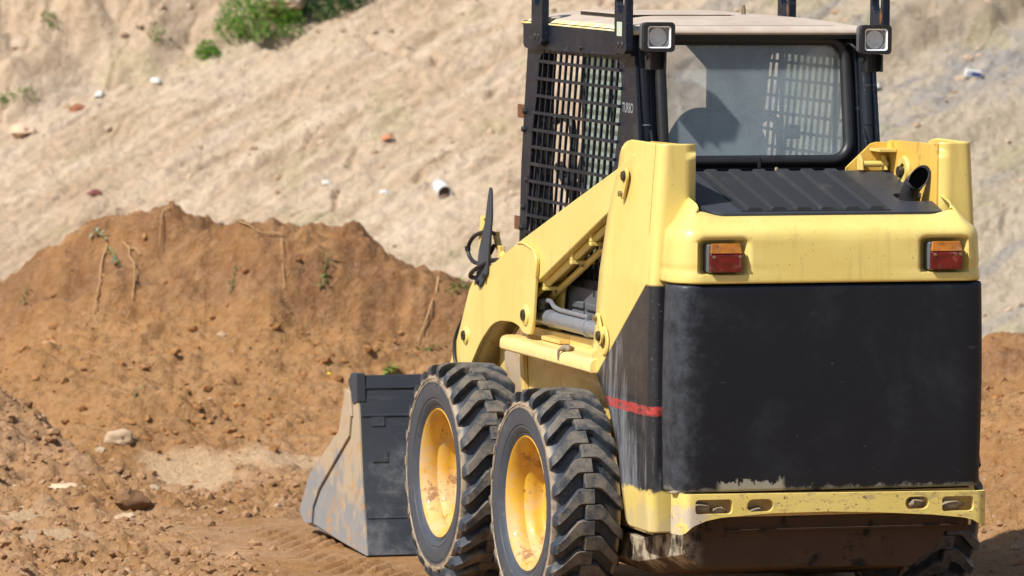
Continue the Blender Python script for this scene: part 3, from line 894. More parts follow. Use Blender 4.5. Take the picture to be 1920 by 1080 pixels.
# lift arms
beam = [(.44,1.575),(.60,1.522),(.644,1.509),(1.067,1.386),(1.659,1.211),(2.10,1.066),(2.05,.98),(1.46,1.078),(.72,1.357),(.46,1.44)]
armL = MB().prism(beam, 'x', -.556, -.466).build('lift_arm', YL, LD, .006, 3)
armL['label'] = 'left lift arm sloping down from the tower to the bucket'
fp = rounded([(1.66,1.199),(1.59,1.204),(1.475,1.188),(1.436,1.155),(1.452,1.085),(1.478,.930),(1.500,.893),(1.530,.886),(1.600,.890),(1.631,.907),(1.712,.917),(1.867,.909),(1.961,.886),(2.086,.818),(2.193,.732),(2.34,.60),(2.43,.42),(2.47,.20),(2.60,.14),(2.72,.20),(2.70,.40),(2.56,.59),(2.453,.711),(2.345,.836),(2.225,1.0),(2.17,1.035),(2.10,1.058)], [.03,.03,.04,.03,.03,.03,.02,.02,.02,.02,.04,.04,.04,.04,.04,.04,.04,.04,.04,.05,.05,.05,.05,.05,.03,.03,.03], 3)
for x0, x1 in ((-.569,-.557),(-.465,-.453)):
    MB().prism(fp, 'x', x0, x1).build('arm_side_plate', YL, armL, .003)
# box webs between the side plates (top of the nose, and the arch)
def web(pts, x0, x1, t, name, mat, par):
    rows = [[(x, p[0], p[1]) for p in pts] for x in (x0, x1)]
    vs, fs = loft(rows); o = mk(name, vs, fs, mat, par, ang=40); solid(o, t, 0); return o
web(fp[3*4:] and [(1.631,.915),(1.712,.925),(1.867,.917),(1.961,.893),(2.086,.826),(2.193,.740),(2.34,.61),(2.43,.43)], -.557, -.465, .006, 'arm_arch_web', YD, armL)
web([(2.10,1.050),(2.165,1.027),(2.217,.996),(2.337,.832),(2.445,.707),(2.55,.588),(2.69,.40)], -.557, -.465, .006, 'arm_front_web', YL, armL)
# weld bead round the plate's rear edge
MB().tube([(-.569,p[0],p[1]) for p in fp[2:18]], .0045, 6).build('weld_bead', YL, armL, ang=80)
for cy_, cz_, rb in ((1.555,.953,.034),(2.256,.826,.030)):
    MB().lathe([(.012,-.006),(rb*.72,-.010),(rb,-.006),(rb*1.08,0)], (-.569,cy_,cz_), 'x', 28).build('pin_boss', YL, armL)
    MB().lathe([(0,-.006),(.012,-.013),(rb*.55,-.014),(rb*.6,-.006)], (-.571,cy_,cz_), 'x', 20).build('pivot_pin', M['pin'], armL)
# hydraulic tubes clipped under the beam
a0 = Vector((-.520,1.60,1.058)); a1 = Vector((-.520,.80,1.352)); dn = Vector((0,-.35,-.93))*0.
for dx, dz in ((.0,-.040),(.042,-.062)):
    MB().tube([a0+Vector((dx,0,dz)), a0.lerp(a1,.5)+Vector((dx,0,dz)), a1+Vector((dx,0,dz))], .0125, 10).build('hydraulic_tube', YL, armL)
for t_ in (.18,.56,.82):
    c = a0.lerp(a1, t_)
    m = MB(); m.box(-.540,-.455, c.y-.013, c.y+.013, c.z-.064, c.z-.050); m.box(-.540,-.512, c.y-.012, c.y+.012, c.z-.0495, c.z-.020); m.build('tube_clamp', YL, armL, .003)
    MB().hexbolt((-.500, c.y, c.z-.064), '-z', .008, .010).build('bolt', M['zinc'], armL)
armR = mirror_x(armL, LD)
armR['label'] = 'right lift arm on the far side of the cab'

# lift cylinder, its port tube and the engine side panel behind it
cyl = MB().lathe([(0,.86),(.020,.858),(.0275,.845),(.029,.82),(.029,.02),(.0275,.0),(.016,.0)], (-.505,.78,.948), 'y', 28).build('lift_cylinder', M['cylinder'], LD)
MB().lathe([(.0285,.0),(.0335,.002),(.0335,.022),(.0285,.024)], (-.505,1.022,.948), 'y', 28).build('cylinder_gland', M['cylinder'], cyl)
MB().cyl((-.505,.80,.948), (-.505,.66,.946), .017, 20).build('cylinder_rod', M['reflector'], cyl)
MB().tube([(-.515,1.52,.995),(-.515,1.50,1.010),(-.515,1.44,1.008),(-.515,1.40,.992),(-.515,1.34,.986),(-.515,1.10,.985),(-.515,1.02,.985)], .0085, 10).build('port_tube', M['cylinder'], cyl)
MB().tube([(-.515,1.525,.975),(-.515,1.525,1.012)], .017, 8).build('port_fitting', M['greyplastic'], cyl)
cylR = mirror_x(cyl, LD)
MB().box(-.425,.425,.70,1.98,.80,1.10).build('engine_bay', M['dark'], LD)
sp = MB().box(-.440,-.424,.80,1.585,.86,1.065).build('engine_side_panel', M['greyplastic'], LD, .006)
for yy in (1.345,1.205):
    for zz in (1.005,.972): MB().box(-.452,-.439, yy-.056, yy+.056, zz-.013, zz+.013).build('raised_pad', M['greyplastic'], sp, .006, 3)
for yy in (1.56,1.36): MB().lathe([(0,-.01),(.010,-.008),(.012,0)], (-.430,yy,1.075), 'x', 10).build('screw', M['hose'], sp)

# steps over the wheels
prof = [(-.46,.868),(-.575,.868),(-.592,.864),(-.601,.853),(-.603,.838),(-.603,.824),(-.598,.818),(-.52,.818),(-.46,.818)]
st_ = MB(); rows = []
for yy, sh in ((.745,0),(1.74,0),(1.775,.008),(1.793,.022),(1.80,.05)):
    rows.append([(min(x+sh,-.46), yy, z-(.0 if sh < .02 else .004)) for x,z in prof])
vs, fs = loft([r_+[r_[0]] for r_ in rows]); n = len(prof)+1
fs += [tuple(range(n-1)), tuple((len(rows)-1)*n+i for i in reversed(range(n-1)))]
stp = mk('step', vs, fs, M['step'], LD, .003, weld=True)
stpR = mirror_x(stp, LD)
MB().prism([(.76,.845),(1.75,.845),(1.75,.90),(1.10,.905),(.76,.925)], 'x', -.49, -.475).build('sill_plate', YD, LD, .003)
MB().box(-.53,-.49,1.30,1.50,.871,.886).build('sill_bracket', YD, LD, .003)
for i,(yy, s_) in enumerate(((1.075,.020),(1.05,.014),(1.095,.011))):
    v_, f_ = blob(60+i, 2, .6)
    mk('mud_lump', [(-.578+p[0]*s_, yy+p[1]*s_*1.2, .873+p[2]*s_*.9+.004) for p in v_], [tuple(f) for f in f_], M['mud'], stp, ang=80)
MB().tube([(-.604,1.072,.872),(-.607,1.075,.855),(-.606,1.076,.835)], [.006,.004,.002], 6).build('mud_streak', M['mud'], stp, ang=80)

M['hoodpanel'] = simple('grey_black_plastic', (.036,.041,.050), .45, 0, .3, 14, .05, .35)
# --- hood grille panel (sloping), screen ribs, exhaust
def gz(y): return 1.388+(y-.10)*.200
def onslope(m): return [(x,y,z+gz(y)) for x,y,z in m]
gp = [(-.372,.098),(-.398,.125),(-.425,.30),(-.425,.64),(.425,.64),(.425,.24),(.412,.102)]
o = plate('hood_grille', rounded(gp,.012,2), [rrect(.378,.285,.125,.105,.03)], 'z', 0, .014, M['hoodpanel'], LD, .003)
for v in o.data.vertices: v.co.z += gz(v.co.y)
hg = o
scr = [(-.292,.118),(.232,.118),(.252,.625),(-.272,.625)]
m = MB(); m.prism(scr, 'z', .006, .010); mk('screen', onslope(m.v), m.f, M['screen'], hg)
for i in range(6):
    x0 = -.272+i*.086
    sec = [(0,.010),(.010,.020),(.046,.020),(.056,.010)]
    vs = [(x0+dx+t*.020, y, dz) for t,y in ((0,.124),(1,.618)) for dx,dz in sec]
    fs = [(0,1,5,4),(1,2,6,5),(2,3,7,6),(0,3,2,1),(4,5,6,7),(3,0,4,7)]
    mk('screen_rib', onslope(vs), fs, M['screen'], hg)
MB().box(-.42,.42,.635,.66,1.46,1.502).build('grille_rear_lip', M['cab'], hg, .003)
MB().lathe([(0,.012),(.006,.010),(.008,0)], (.02,.64,1.505), 'z', 10).build('screw', M['zinc'], hg)
MB().tube([(.366,.30,1.36),(.366,.30,1.410),(.366,.299,1.432),(.367,.292,1.452),(.371,.281,1.468),(.377,.268,1.483),(.3825,.2560,1.4952)], .0266, 24, caps=True, cut=(-.25,-.93,.10)).build('dark_mouth_plug', simple('mouth_dark', (.0015,.0015,.0015), .9, 0, .2, 20, .1, 0.), LD, ang=50)  # black plug just inside the pipe mouth, painting its inner darkness
m = MB().box(.312,.444,.225,.345,1.30,1.36); m.build('exhaust_well', M['dark'], LD)
ex = MB().tube([(.366,.30,1.33),(.366,.30,1.410),(.366,.299,1.432),(.367,.292,1.452),(.371,.281,1.468),(.377,.268,1.483),(.384,.252,1.499)], .0305, 28, caps=False, cut=(-.25,-.93,.10)).build('exhaust_pipe', M['hose'], LD, ang=50)
solid(ex, .0035, -1)
M['exh'] = simple('exhaust_black', (.028,.029,.033), .5, .3, .3, 18, .1); ex.data.materials[0] = M['exh']

# --- cab
def yr(z): return .790+(z-1.6)*.16
cabp = []
def rear_plate(name, outer, holes, y, t, mat, parent, bev=.002):
    o = plate(name, outer, holes, 'y', 0, t, mat, parent, bev)
    for v in o.data.vertices: v.co.y += yr(v.co.z)+y
    return o
cab = rear_plate('cab_rear_frame', [(-.425,1.44),(.425,1.44),(.425,1.968),(-.425,1.968)], [rrect(0,1.735,.66,.40,.055,5)], .02, .03, M['cab'], LD)
gk = MB(); ring = rrect(0,1.735,.672,.412,.065,6); ring = ring+[ring[0]]
gk.tube([(x, yr(z)-.002, z) for x,z in ring], .021, 10, caps=False); gk.build('window_gasket', M['hose'], cab, ang=60)
gk = MB(); ring = rrect(0,1.735,.748,.486,.075,6); ring = ring+[ring[0]]
gk.tube([(x, yr(z)+.004, z) for x,z in ring], .010, 8, caps=False); gk.build('pressed_bead', M['cab'], cab, ang=60)
MB().box(-.004,.004, yr(1.525)-.026, yr(1.525)-.018, 1.508, 1.545).build('gasket_joint', M['dark'], cab)
rear_plate('window_pane', rrect(0,1.735,.655,.395,.05,5), [], .012, .005, M['glass_rear'], cab, 0)
for sx in (-1,1):
    MB().tube([(sx*.405, yr(z)-.006, z) for z in (1.44,1.6,1.8,1.965)], .026, 12).build('corner_post', M['cab'], cab, ang=60)
    MB().tube([(sx*.405, yr(z)-.006, z) for z in (1.648,1.652)], .0285, 12).build('post_weld', M['cylinder'] if sx<0 else M['cab'], cab, ang=60)
    for gx in (.385,.432):
        MB().prism([(yr(1.66)-.02,1.655),(yr(1.5)-.075,1.50),(yr(1.5)+.01,1.50),(yr(1.66)+.01,1.66)], 'x', sx*gx-.004, sx*gx+.004).build('post_gusset', M['cab'], cab, .001)
# wire of the right lamp
MB().tube([(.335,yr(1.925)-.01,1.925),(.345,yr(1.93)-.03,1.928),(.37,yr(1.9)-.035,1.905),(.40,yr(1.9)-.05,1.885),(.425,yr(1.88)-.055,1.876),(.445,yr(1.88)-.06,1.882)], .006, 8).build('lamp_wire', M['hose'], cab, ang=60)

side_out = [(.740,1.20),(.745,1.592),(.802,1.886),(.82,1.962),(1.985,1.962),(1.980,1.884),(2.015,1.67),(2.045,1.45),(2.060,1.18),(2.06,1.02),(.74,1.02)]
opening = [(1.838,1.862),(.962,1.866),(.938,1.80),(.950,1.709),(.974,1.617),(1.015,1.487),(1.06,1.33),(1.10,1.10),(2.000,1.08),(1.983,1.206),(1.915,1.591),(1.875,1.70)]
def yspan(z):
    ys = []
    for i in range(len(opening)):
        (y0,z0),(y1,z1) = opening[i], opening[(i+1)%len(opening)]
        if (z0-z)*(z1-z) < 0: ys.append(y0+(y1-y0)*(z-z0)/(z1-z0))
    return min(ys), max(ys)
SIDES = []
for sx in (-1,1):
    sg = plate('side_grille', side_out, [rounded(opening, [.05,.05,.02,.02,.02,.02,.02,.05,.05,.02,.02,.02], 4)], 'x', sx*.429, .012, M['grille'], LD, .002)
    sg['label'] = 'left steel side grille of the cab' if sx < 0 else 'right steel side grille seen through the cab'
    for i in range(12):
        z = 1.832-i*.0613
        if z < 1.10: continue
        a, b = yspan(z)
        MB().box(min(sx*.437,sx*.443), max(sx*.437,sx*.443), a-.012, b+.012, z-.0055, z+.0055).build('bar', M['grille'], sg)
    for i in range(14):
        yt = 1.790-i*.0627
        zb = 1.10
        y0, y1 = yt, yt+(1.868-zb)*.2175
        w2 = .0045
        xa, xb = sorted((sx*.428, sx*.4365))
        MB().prism([(y0-w2,1.874),(y0+w2,1.874),(y1+w2,zb),(y1-w2,zb)], 'x', xa, xb).build('bar', M['grille'], sg)
    sk = plate('roof_skirt', rounded([(.785,1.884),(.80,1.972),(1.99,1.972),(1.985,1.878),(1.92,1.872)], [.03,.01,.01,.02,.01]), [], 'x', sx*.444, .012, M['grille'], LD, .002)
    for yy in (1.745,1.33,.935): MB().lathe([(0,-.010*1),(.008,-.007),(.010,0)], (sx*.450,yy,1.895), 'x', 10).build('bolt', M['hose'], sk)
    for yy, zz in ((1.995,1.648),(2.005,1.583),(1.962,1.405),(2.005,1.305),(2.02,1.23)):
        MB().lathe([(0,-.014),(.009,-.012),(.012,-.004),(.012,0)], (sx*.435,yy,zz), 'x', 10).build('bolt', M['hose'], sg)
    for zz, yy in ((1.645,2.06),(1.243,2.085)):
        MB().box(min(sx*.425,sx*.431), max(sx*.425,sx*.431), yy-.05, yy+.045, zz-.024, zz+.024).build('hinge_flap', M['rust'], sg)
    # sliding pane over the rear half, with its frame
    gl_ = MB().box(min(sx*.405,sx*.410), max(sx*.405,sx*.410), .84, 1.40 if sx < 0 else 1.64, 1.06, 1.90).build('side_window_pane', M['glass_side'] if sx < 0 else M['glass_right'], LD)
    MB().box(min(sx*.400,sx*.414), max(sx*.400,sx*.414), (1.400 if sx < 0 else 1.64), (1.425 if sx < 0 else 1.65), 1.05, 1.905).build('pane_frame', M['dark'], gl_)
    MB().box(min(sx*.400,sx*.414), max(sx*.400,sx*.414), 1.10, 1.115, 1.05, 1.905).build('pane_frame', M['grille'], gl_)
# roof: thin pressed cap, crowned
nx, ny = 24, 30; rows = []
for j in range(ny+1):
    y = .792+(2.005-.792)*j/ny
    row = []
    for i in range(nx+1):
        x = -.452+.904*i/nx
        ex_ = min(.452-abs(x), y-.792, 2.005-y)
        z = 1.968+.016*s01(0,.018,ex_)+.026*s01(.0,.30,min(y-.792, (.452-abs(x))*1.3))
        row.append((x,y,z))
    rows.append(row)
vs, fs = loft(rows); roof = mk('cab_roof', vs, fs, M['roof'], LD, ang=70); solid(roof, .012, -1)
MB().box(-.325,.06,1.22,1.72,2.000,2.0125).build('hatch_shadow_gap', M['hose'], roof, .002)  # black slab standing in for the shadow gap under the hatch
MB().box(-.335,.07,1.21,1.73,2.0126,2.0165).build('roof_hatch', M['roof'], roof, .002)
MB().tube([(.17,1.40,2.01),(.17,1.40,2.03)], .009, 8).tube([(.17,1.40,2.03),(.17,1.40,2.042)], .006, 8).build('roof_bolt', M['zinc'], roof)
# front frame with its open entrance
fr = plate('cab_front_frame', [(-.423,.95),(.423,.95),(.423,1.962),(-.423,1.962)], [[(-.345,1.02),(.24,1.02),(.24,1.80),(.12,1.925),(-.28,1.925),(-.345,1.86)]], 'y', 1.965, .03, M['dark'], LD, .002)
MB().box(-.42,.42,.80,1.955,1.945,1.963).build('cab_headliner', M['dark'], LD)
MB().box(-.422,.422,.80,1.94,1.101,1.13).build('cab_floor', M['dark'], LD)
# seat, grab handle, control levers
seat = MB().prism(rounded([(-.20,1.28),(.17,1.28),(.16,1.60),(.10,1.695),(-.12,1.695),(-.19,1.60)], .06, 5), 'y', 1.10, 1.20).build('seat', M['seat'], LD, .03, 4)
MB().box(-.23,.23,1.12,1.58,1.16,1.29).build('seat_cushion', M['seat'], seat, .03, 3)
MB().lathe([(.0,.01),(.04,.0),(.05,-.012),(.05,-.03)], (-.02,1.93,1.86), 'y', 20).build('ceiling_fan_lamp', M['greyplastic'], LD)
for sx in (-1,1):
    MB().tube([(sx*.34,1.80,1.13),(sx*.34,1.76,1.32),(sx*.32,1.70,1.42)], .012, 8).tube([(sx*.32,1.70,1.42),(sx*.31,1.68,1.50)], .024, 10).build('control_lever', M['seat'], LD)
    MB().tube([(sx*.385,1.80,1.62),(sx*.385,1.72,1.64),(sx*.385,1.62,1.625),(sx*.385,1.60,1.56),(sx*.385,1.60,1.30),(sx*.385,1.66,1.20)], .014, 10).build('grab_handle', M['hose'], LD, ang=60)
MB().box(.36,.40,1.42,1.50,1.57,1.62).build('window_catch', M['seat'], LD, .01)
MB().tube([(-.37,1.62,1.36),(-.37,1.80,1.46)], .022, 8).build('gas_strut', M['hose'], LD)
MB().box(-.42,-.36,1.90,1.945,1.12,1.92).build('front_post', M['dark'], LD)
MB().box(.34,.40,1.86,1.94,1.12,1.92).build('front_post', M['dark'], LD)

# lifting eyes on the roof edge
for sx in (-1,1):
    for y0 in (.838, 1.755):
        ptsx = [(y0+.062,1.905),(y0+.062,2.07)]+[(y0+.062*math.cos(R(a)), 2.075+.062*math.sin(R(a))) for a in range(15,180,15)]+[(y0-.062,2.07),(y0-.062,1.905),(y0-.045,1.893),(y0+.045,1.893)]
        e = plate('lifting_eye', ptsx, [circle(y0, 2.070, .041, 24)], 'x', sx*.463, .026, M['grille'], LD, .003)
        for dy in (-.018,.022):
            MB().lathe([(.004,-.003),(.011,-.003),(.014,0)], (sx*.463-.013,y0+dy,1.922), 'x', 14).build('bolt', M['hose'], e)
        if sx < 0 and y0 < 1: MB().box(-.4775,-.4765,.815,.868,1.952,2.000).build('sticker', M['sticker'], e)
        if sx > 0:
            v_, f_ = blob(70+int(y0*10), 2, .4)
            mk('rust_patch', [(sx*.463-.0135+p[0]*.0015, y0-.045+p[1]*.014, 2.015+p[2]*.035) for p in v_], [tuple(f) for f in f_], M['rust'], e, ang=80)

# work lamps
for cx, cz in ((-.386,1.953),(.394,1.944)):
    y0 = .700
    wl = plate('work_lamp', rrect(cx,cz,.112,.100,.014), [rrect(cx,cz,.082,.074,.010)], 'y', y0, .022, M['hose'], LD, .004)
    m = MB(); rr_ = [(rrect(cx,cz,.110,.098,.014), y0+.011),(rrect(cx,cz,.108,.096,.014), y0+.04),(rrect(cx,cz,.07,.06,.02), y0+.068)]
    rows = [[(p[0],y,p[1]) for p in r0+[r0[0]]] for r0,y in rr_]; vs, fs = loft(rows); n = len(rows[0])
    fs.append(tuple(2*n+i for i in range(n-1)))
    mk('lamp_housing', vs, fs, M['greyplastic'], wl, ang=50, weld=True)
    mk('lamp_rim', *loft([[(p[0],y,p[1]) for p in r0+[r0[0]]] for r0,y in ((rrect(cx,cz,.082,.074,.010),y0-.010),(rrect(cx,cz,.074,.066,.008),y0-.006),(rrect(cx,cz,.072,.064,.008),y0+.006))]), M['reflector'], wl, ang=30)
    MB().lathe([(.0,.030),(.012,.029),(.024,.022),(.034,.008),(.040,.0)], (cx,y0+.006,cz), 'y', 28).build('reflector', M['reflector'], wl, ang=60)
    MB().box(cx-.038,cx+.038,y0+.0075,y0+.009,cz-.034,cz+.034).build('reflector_plate', M['reflector'], wl) if False else None
    plate('reflector_plate', rrect(cx,cz,.074,.066,.008), [circle(cx,cz,.031,24)], 'y', y0+.0085, .001, M['cylinder'], wl)
    MB().lathe([(0,.0),(.007,.003),(.008,.02)], (cx,y0+.010,cz), 'y', 12).build('bulb', M['lampglass'], wl)
    MB().box(cx-.037,cx+.037,y0-.005,y0-.002,cz-.033,cz+.033).build('lamp_lens', M['lampglass'], wl)
    m = MB().box(cx-.030,cx-.024,y0+.0,y0+.05,cz-.110,cz-.052).box(cx+.024,cx+.030,y0+.0,y0+.05,cz-.110,cz-.052).box(cx-.030,cx+.030,y0+.045,y0+.052,cz-.112,cz-.052)
    m.build('lamp_bracket', M['hose'], wl, .001)
    MB().hexbolt((cx-.03,y0+.025,cz-.07), '-x', .008, .006).build('bolt', M['hose'], wl)

# worn lettering on the rear post
cu = bpy.data.curves.new('tmp','FONT'); cu.body = 'TURBO'; cu.size = .047; cu.extrude = .0002; cu.offset = .0006
ob = bpy.data.objects.new('tmp',cu); me = bpy.data.meshes.new_from_object(ob)
bpy.data.objects.remove(ob)
for v in me.vertices:
    a, b, c = v.co
    v.co = (-.4357-c, .925-a*.75, 1.692+b+.0*a)
me.name = 'lettering'; me.materials.clear(); me.flip_normals()
link('lettering', me, M['text'], LD)

# --- wheels
def tyre_mesh():
    m = MB()
    W = .122
    half = [(.222,.078),(.224,.092),(.232,.101),(.238,.106),(.240,.103),(.246,.109),(.262,.1155),(.266,.1135),(.270,.1175),(.300,.1215),(.318,.1212),(.320,.1192),(.324,.1212),(.333,.1200),(.335,.1180),(.338,.1215),(.345,.1205),(.347,.113),(.352,.104),(.358,.088),(.364,.06),(.367,.03)]
    prof = [(r_,-t) for r_,t in half]+[(.368,0)]+[(r_,t) for r_,t in reversed(half)]
    m.lathe(prof, (0,0,0), 'x', 96)
    NL = 23
    def pt(r_, ax, s_):
        a = s_/.38; return (ax, r_*math.cos(a), r_*math.sin(a))
    def lug(side, s0):
        # stations: axial position (from the shoulder inward), circumferential shift, top radius, half width top/base
        stn = [(.1225,.086,.350,.013,.020,.336),(.1200,.083,.374,.016,.024,.345),(.108,.073,.387,.018,.027,.352),(.086,.052,.3905,.019,.028,.356),(.060,.022,.3925,.022,.031,.360),(.042,.004,.3935,.0235,.032,.362),(.030,.0,.394,.0235,.032,.364),(.006,.0,.394,.0235,.032,.364),(-.014,.0,.394,.0235,.031,.364),(-.018,.0,.386,.022,.030,.364)]
        vs = []; fs = []
        for ax, sh, rt_, wt, wb, rb in stn:
            # direction of the lug for its width vector: keep it circumferential
            for w_, r_ in ((-wb,rb),(-wt,rt_),(wt,rt_),(wb,rb)):
                vs.append(pt(r_, side*ax, s0+sh+w_))
        n = len(stn)
        for i in range(n-1):
            for k_ in range(3):
                q = (i*4+k_, i*4+k_+1, (i+1)*4+k_+1, (i+1)*4+k_)
                fs.append(q)
        fs.append((0,1,2,3)); fs.append(tuple(reversed([(n-1)*4+j for j in range(4)])))
        m.add(vs, fs)
    P_ = 2*math.pi*.38/NL
    for i in range(NL):
        lug(-1, i*P_); lug(1, (i+.5)*P_)
    return m
tm = tyre_mesh()
tyre0 = tm.build('tyre', M['rubber'], None, ang=32)
add_bevel(tyre0, .0035, 2)
mrim = MB()
mrim.lathe([(.219,-.078),(.229,-.086),(.233,-.098),(.229,-.104),(.223,-.101),(.216,-.090),(.208,-.080),(.203,-.060),(.203,-.045),(.190,-.032),(.184,-.010),(.184,.004),(.178,.016),(.160,.022),(.110,.020),(.102,.014),(.060,.014),(.056,-.004),(.0,-.004)], (0,0,0), 'x', 72)
rim0 = mrim.build('rim', M['rim'], None, ang=40)
NUTS = []
for k in range(8):
    a = 2*math.pi*k/8; NUTS.append(MB().hexbolt((.013, .082*math.cos(a), .082*math.sin(a)), '-x', .011, .018).build('wheel_nut', M['zinc'], None))
XW = .772-.122
first = True
WL = (('left rear wheel with orange rim', -XW, .962, 0, .25), ('left front wheel with orange rim beside the bucket', -XW, 1.985, 0, .9),
      ('right rear wheel under the bumper', XW, .962, math.pi, 1.7), ('right front wheel', XW, 1.985, math.pi, .6))
for lab, x, y, rz, spin in WL:
    e = bpy.data.objects.new('wheel', None); COL.objects.link(e); e.parent = LD
    e.location = (x, y, .358); e.rotation_euler = (spin, 0, 0); e['label'] = lab
    for src in [tyre0, rim0]+NUTS:
        if rz: mirror_x(src, e); continue
        o = src if first else src.copy()
        if not first: COL.objects.link(o)
        o.parent = e
    first = False
MB().cyl((-.64,.962,.358), (.64,.962,.358), .05, 20).build('axle', M['hose'], LD)
MB().cyl((-.64,1.985,.358), (.64,1.985,.358), .05, 20).build('axle', M['hose'], LD)

# --- bucket
BX = .785
sidep = [(2.935,.622),(3.045,.568),(3.127,.400),(3.526,.196),(3.643,.070),(3.655,.040),(3.594,.006),(3.48,.010),(3.114,-.015),(2.779,-.030),(2.857,.244),(2.900,.488)]
bk = MB().prism([(2.779,-.030),(2.857,.244),(2.900,.488),(2.925,.625),(2.945,.625),(2.920,.488),(2.877,.244),(2.805,-.012)], 'x', -BX+.010, BX-.010).build('bucket', M['bucket'], LD, .003)
bk['label'] = 'dark steel bucket resting on the soil ahead of the front wheels'
MB().prism([(2.782,-.031),(3.60,-.004),(3.655,.030),(3.60,.016),(2.81,-.012)], 'x', -BX+.010, BX-.010).build('bucket_floor', M['bucketside'], bk, .002)
for sx in (-1,1):
    x0, x1 = sorted((sx*BX, sx*(BX-.010)))
    MB().prism(sidep, 'x', x0, x1).build('side_plate', M['bucketside'], bk, .002)
    x0, x1 = sorted((sx*(BX+.010), sx*(BX+.0005)))
    MB().prism([(3.048,.568),(3.130,.403),(3.530,.198),(3.648,.070),(3.660,.040),(3.596,.004),(3.50,.012),(3.483,.078),(3.396,.158),(2.996,.394),(2.975,.475),(2.965,.47),(2.985,.56)], 'x', x0, x1).build('side_cutter', M['bucketside'], bk, .003)
    x0, x1 = sorted((sx*(BX+.004), sx*(BX-.03)))
    MB().prism([(2.905,.53),(2.915,.635),(2.985,.632),(3.03,.60),(2.985,.545),(2.96,.515)], 'x', x0, x1).build('corner_strap', M['bucket'], bk, .003)
def byy(z): return float(np.interp(z, [-.03,.244,.488,.625], [2.779,2.857,2.900,2.925]))
def bstrip(name, z0, z1, t, xa, xb):
    MB().add([(xa,byy(z0)-t,z0),(xb,byy(z0)-t,z0),(xb,byy(z0)-.0005,z0),(xa,byy(z0)-.0005,z0),(xa,byy(z1)-t,z1),(xb,byy(z1)-t,z1),(xb,byy(z1)-.0005,z1),(xa,byy(z1)-.0005,z1)],
             [(0,3,2,1),(4,5,6,7),(0,1,5,4),(1,2,6,5),(2,3,7,6),(3,0,4,7)]).build(name, M['bucket'], bk, .003)
bstrip('top_strap', .578, .628, .005, -BX+.012, BX-.012)
bstrip('weld_seam', .476, .484, .004, -BX+.012, BX-.012)
bstrip('weld_seam', .104, .110, .003, -BX+.012, BX-.012)
for xa in (-.735,.690):
    bstrip('wear_pad', .440, .474, .003, xa, xa+.050)
    bstrip('wear_pad', .308, .345, .003, xa-.005, xa+.058)

# --- lock bar, bracket and hoses at the arm's nose
lb = [(2.105,1.020),(2.122,1.036),(2.085,1.150),(2.020,1.248),(1.985,1.345),(1.968,1.378),(1.955,1.378),(1.945,1.365),(1.940,1.27),(1.965,1.175),(1.985,1.070),(2.075,1.012)]
lk = MB().prism(lb, 'x', -.578, -.570).build('lock_bar', M['bucket'], LD, .0015)
for yy, zz in ((2.088,1.032),(2.012,1.058)): MB().hexbolt((-.578,yy,zz), '-x', .010, .010).build('bolt', M['hose'], lk)
by = plate('hose_bracket', rounded([(2.12,.985),(2.05,1.01),(2.02,1.06),(2.01,1.272),(2.135,1.268),(2.150,1.20),(2.150,1.02)],.012,2), [circle(2.085,1.252,.009,12), rounded([(2.03,1.19),(2.11,1.19),(2.105,1.222),(2.04,1.222)],.012,3)], 'x', -.555, .006, YL, LD, .001)
MB().tube([(-.53,1.93,1.13),(-.53,2.0,1.165),(-.53,2.03,1.20),(-.53,2.03,1.215)], .013, 8).build('hose_elbow', YL, by)
MB().box(-.545,-.525,1.945,1.972,1.10,1.17).build('hose_block', YD, by, .003)
def loopy(name, pts, r_, par):
    # smooth polyline through the points
    P_ = [Vector(p) for p in pts]; out_ = []
    for i in range(len(P_)-1):
        p0, p1, p2, p3 = P_[max(i-1,0)], P_[i], P_[i+1], P_[min(i+2,len(P_)-1)]
        for k in range(6):
            t = k/6; out_.append(.5*((2*p1)+(p2-p0)*t+(2*p0-5*p1+4*p2-p3)*t*t+(3*p1-p0-3*p2+p3)*t**3))
    out_.append(P_[-1]); return MB().tube(out_, r_, 8).build(name, M['hose'], par, ang=80)
hs = loopy('hose', [(-.55,1.99,1.21),(-.555,2.06,1.215),(-.57,2.17,1.190),(-.575,2.225,1.14),(-.57,2.18,1.10),(-.56,2.09,1.10),(-.555,2.02,1.14),(-.55,1.99,1.17)], .0075, LD)
MB().tube([(-.576,2.226,1.152),(-.575,2.226,1.135)], .011, 8).build('hose_clip', M['hose'], hs)
loopy('hose', [(-.54,1.93,1.12),(-.565,1.98,1.115),(-.59,2.06,1.085),(-.592,2.13,1.06),(-.585,2.15,1.045),(-.57,2.10,1.045),(-.55,2.08,1.05)], .008, LD)
loopy('hose', [(-.52,2.18,1.0),(-.53,2.27,.955),(-.555,2.34,.88),(-.573,2.38,.80),(-.577,2.36,.72),(-.572,2.30,.67)], .007, LD)

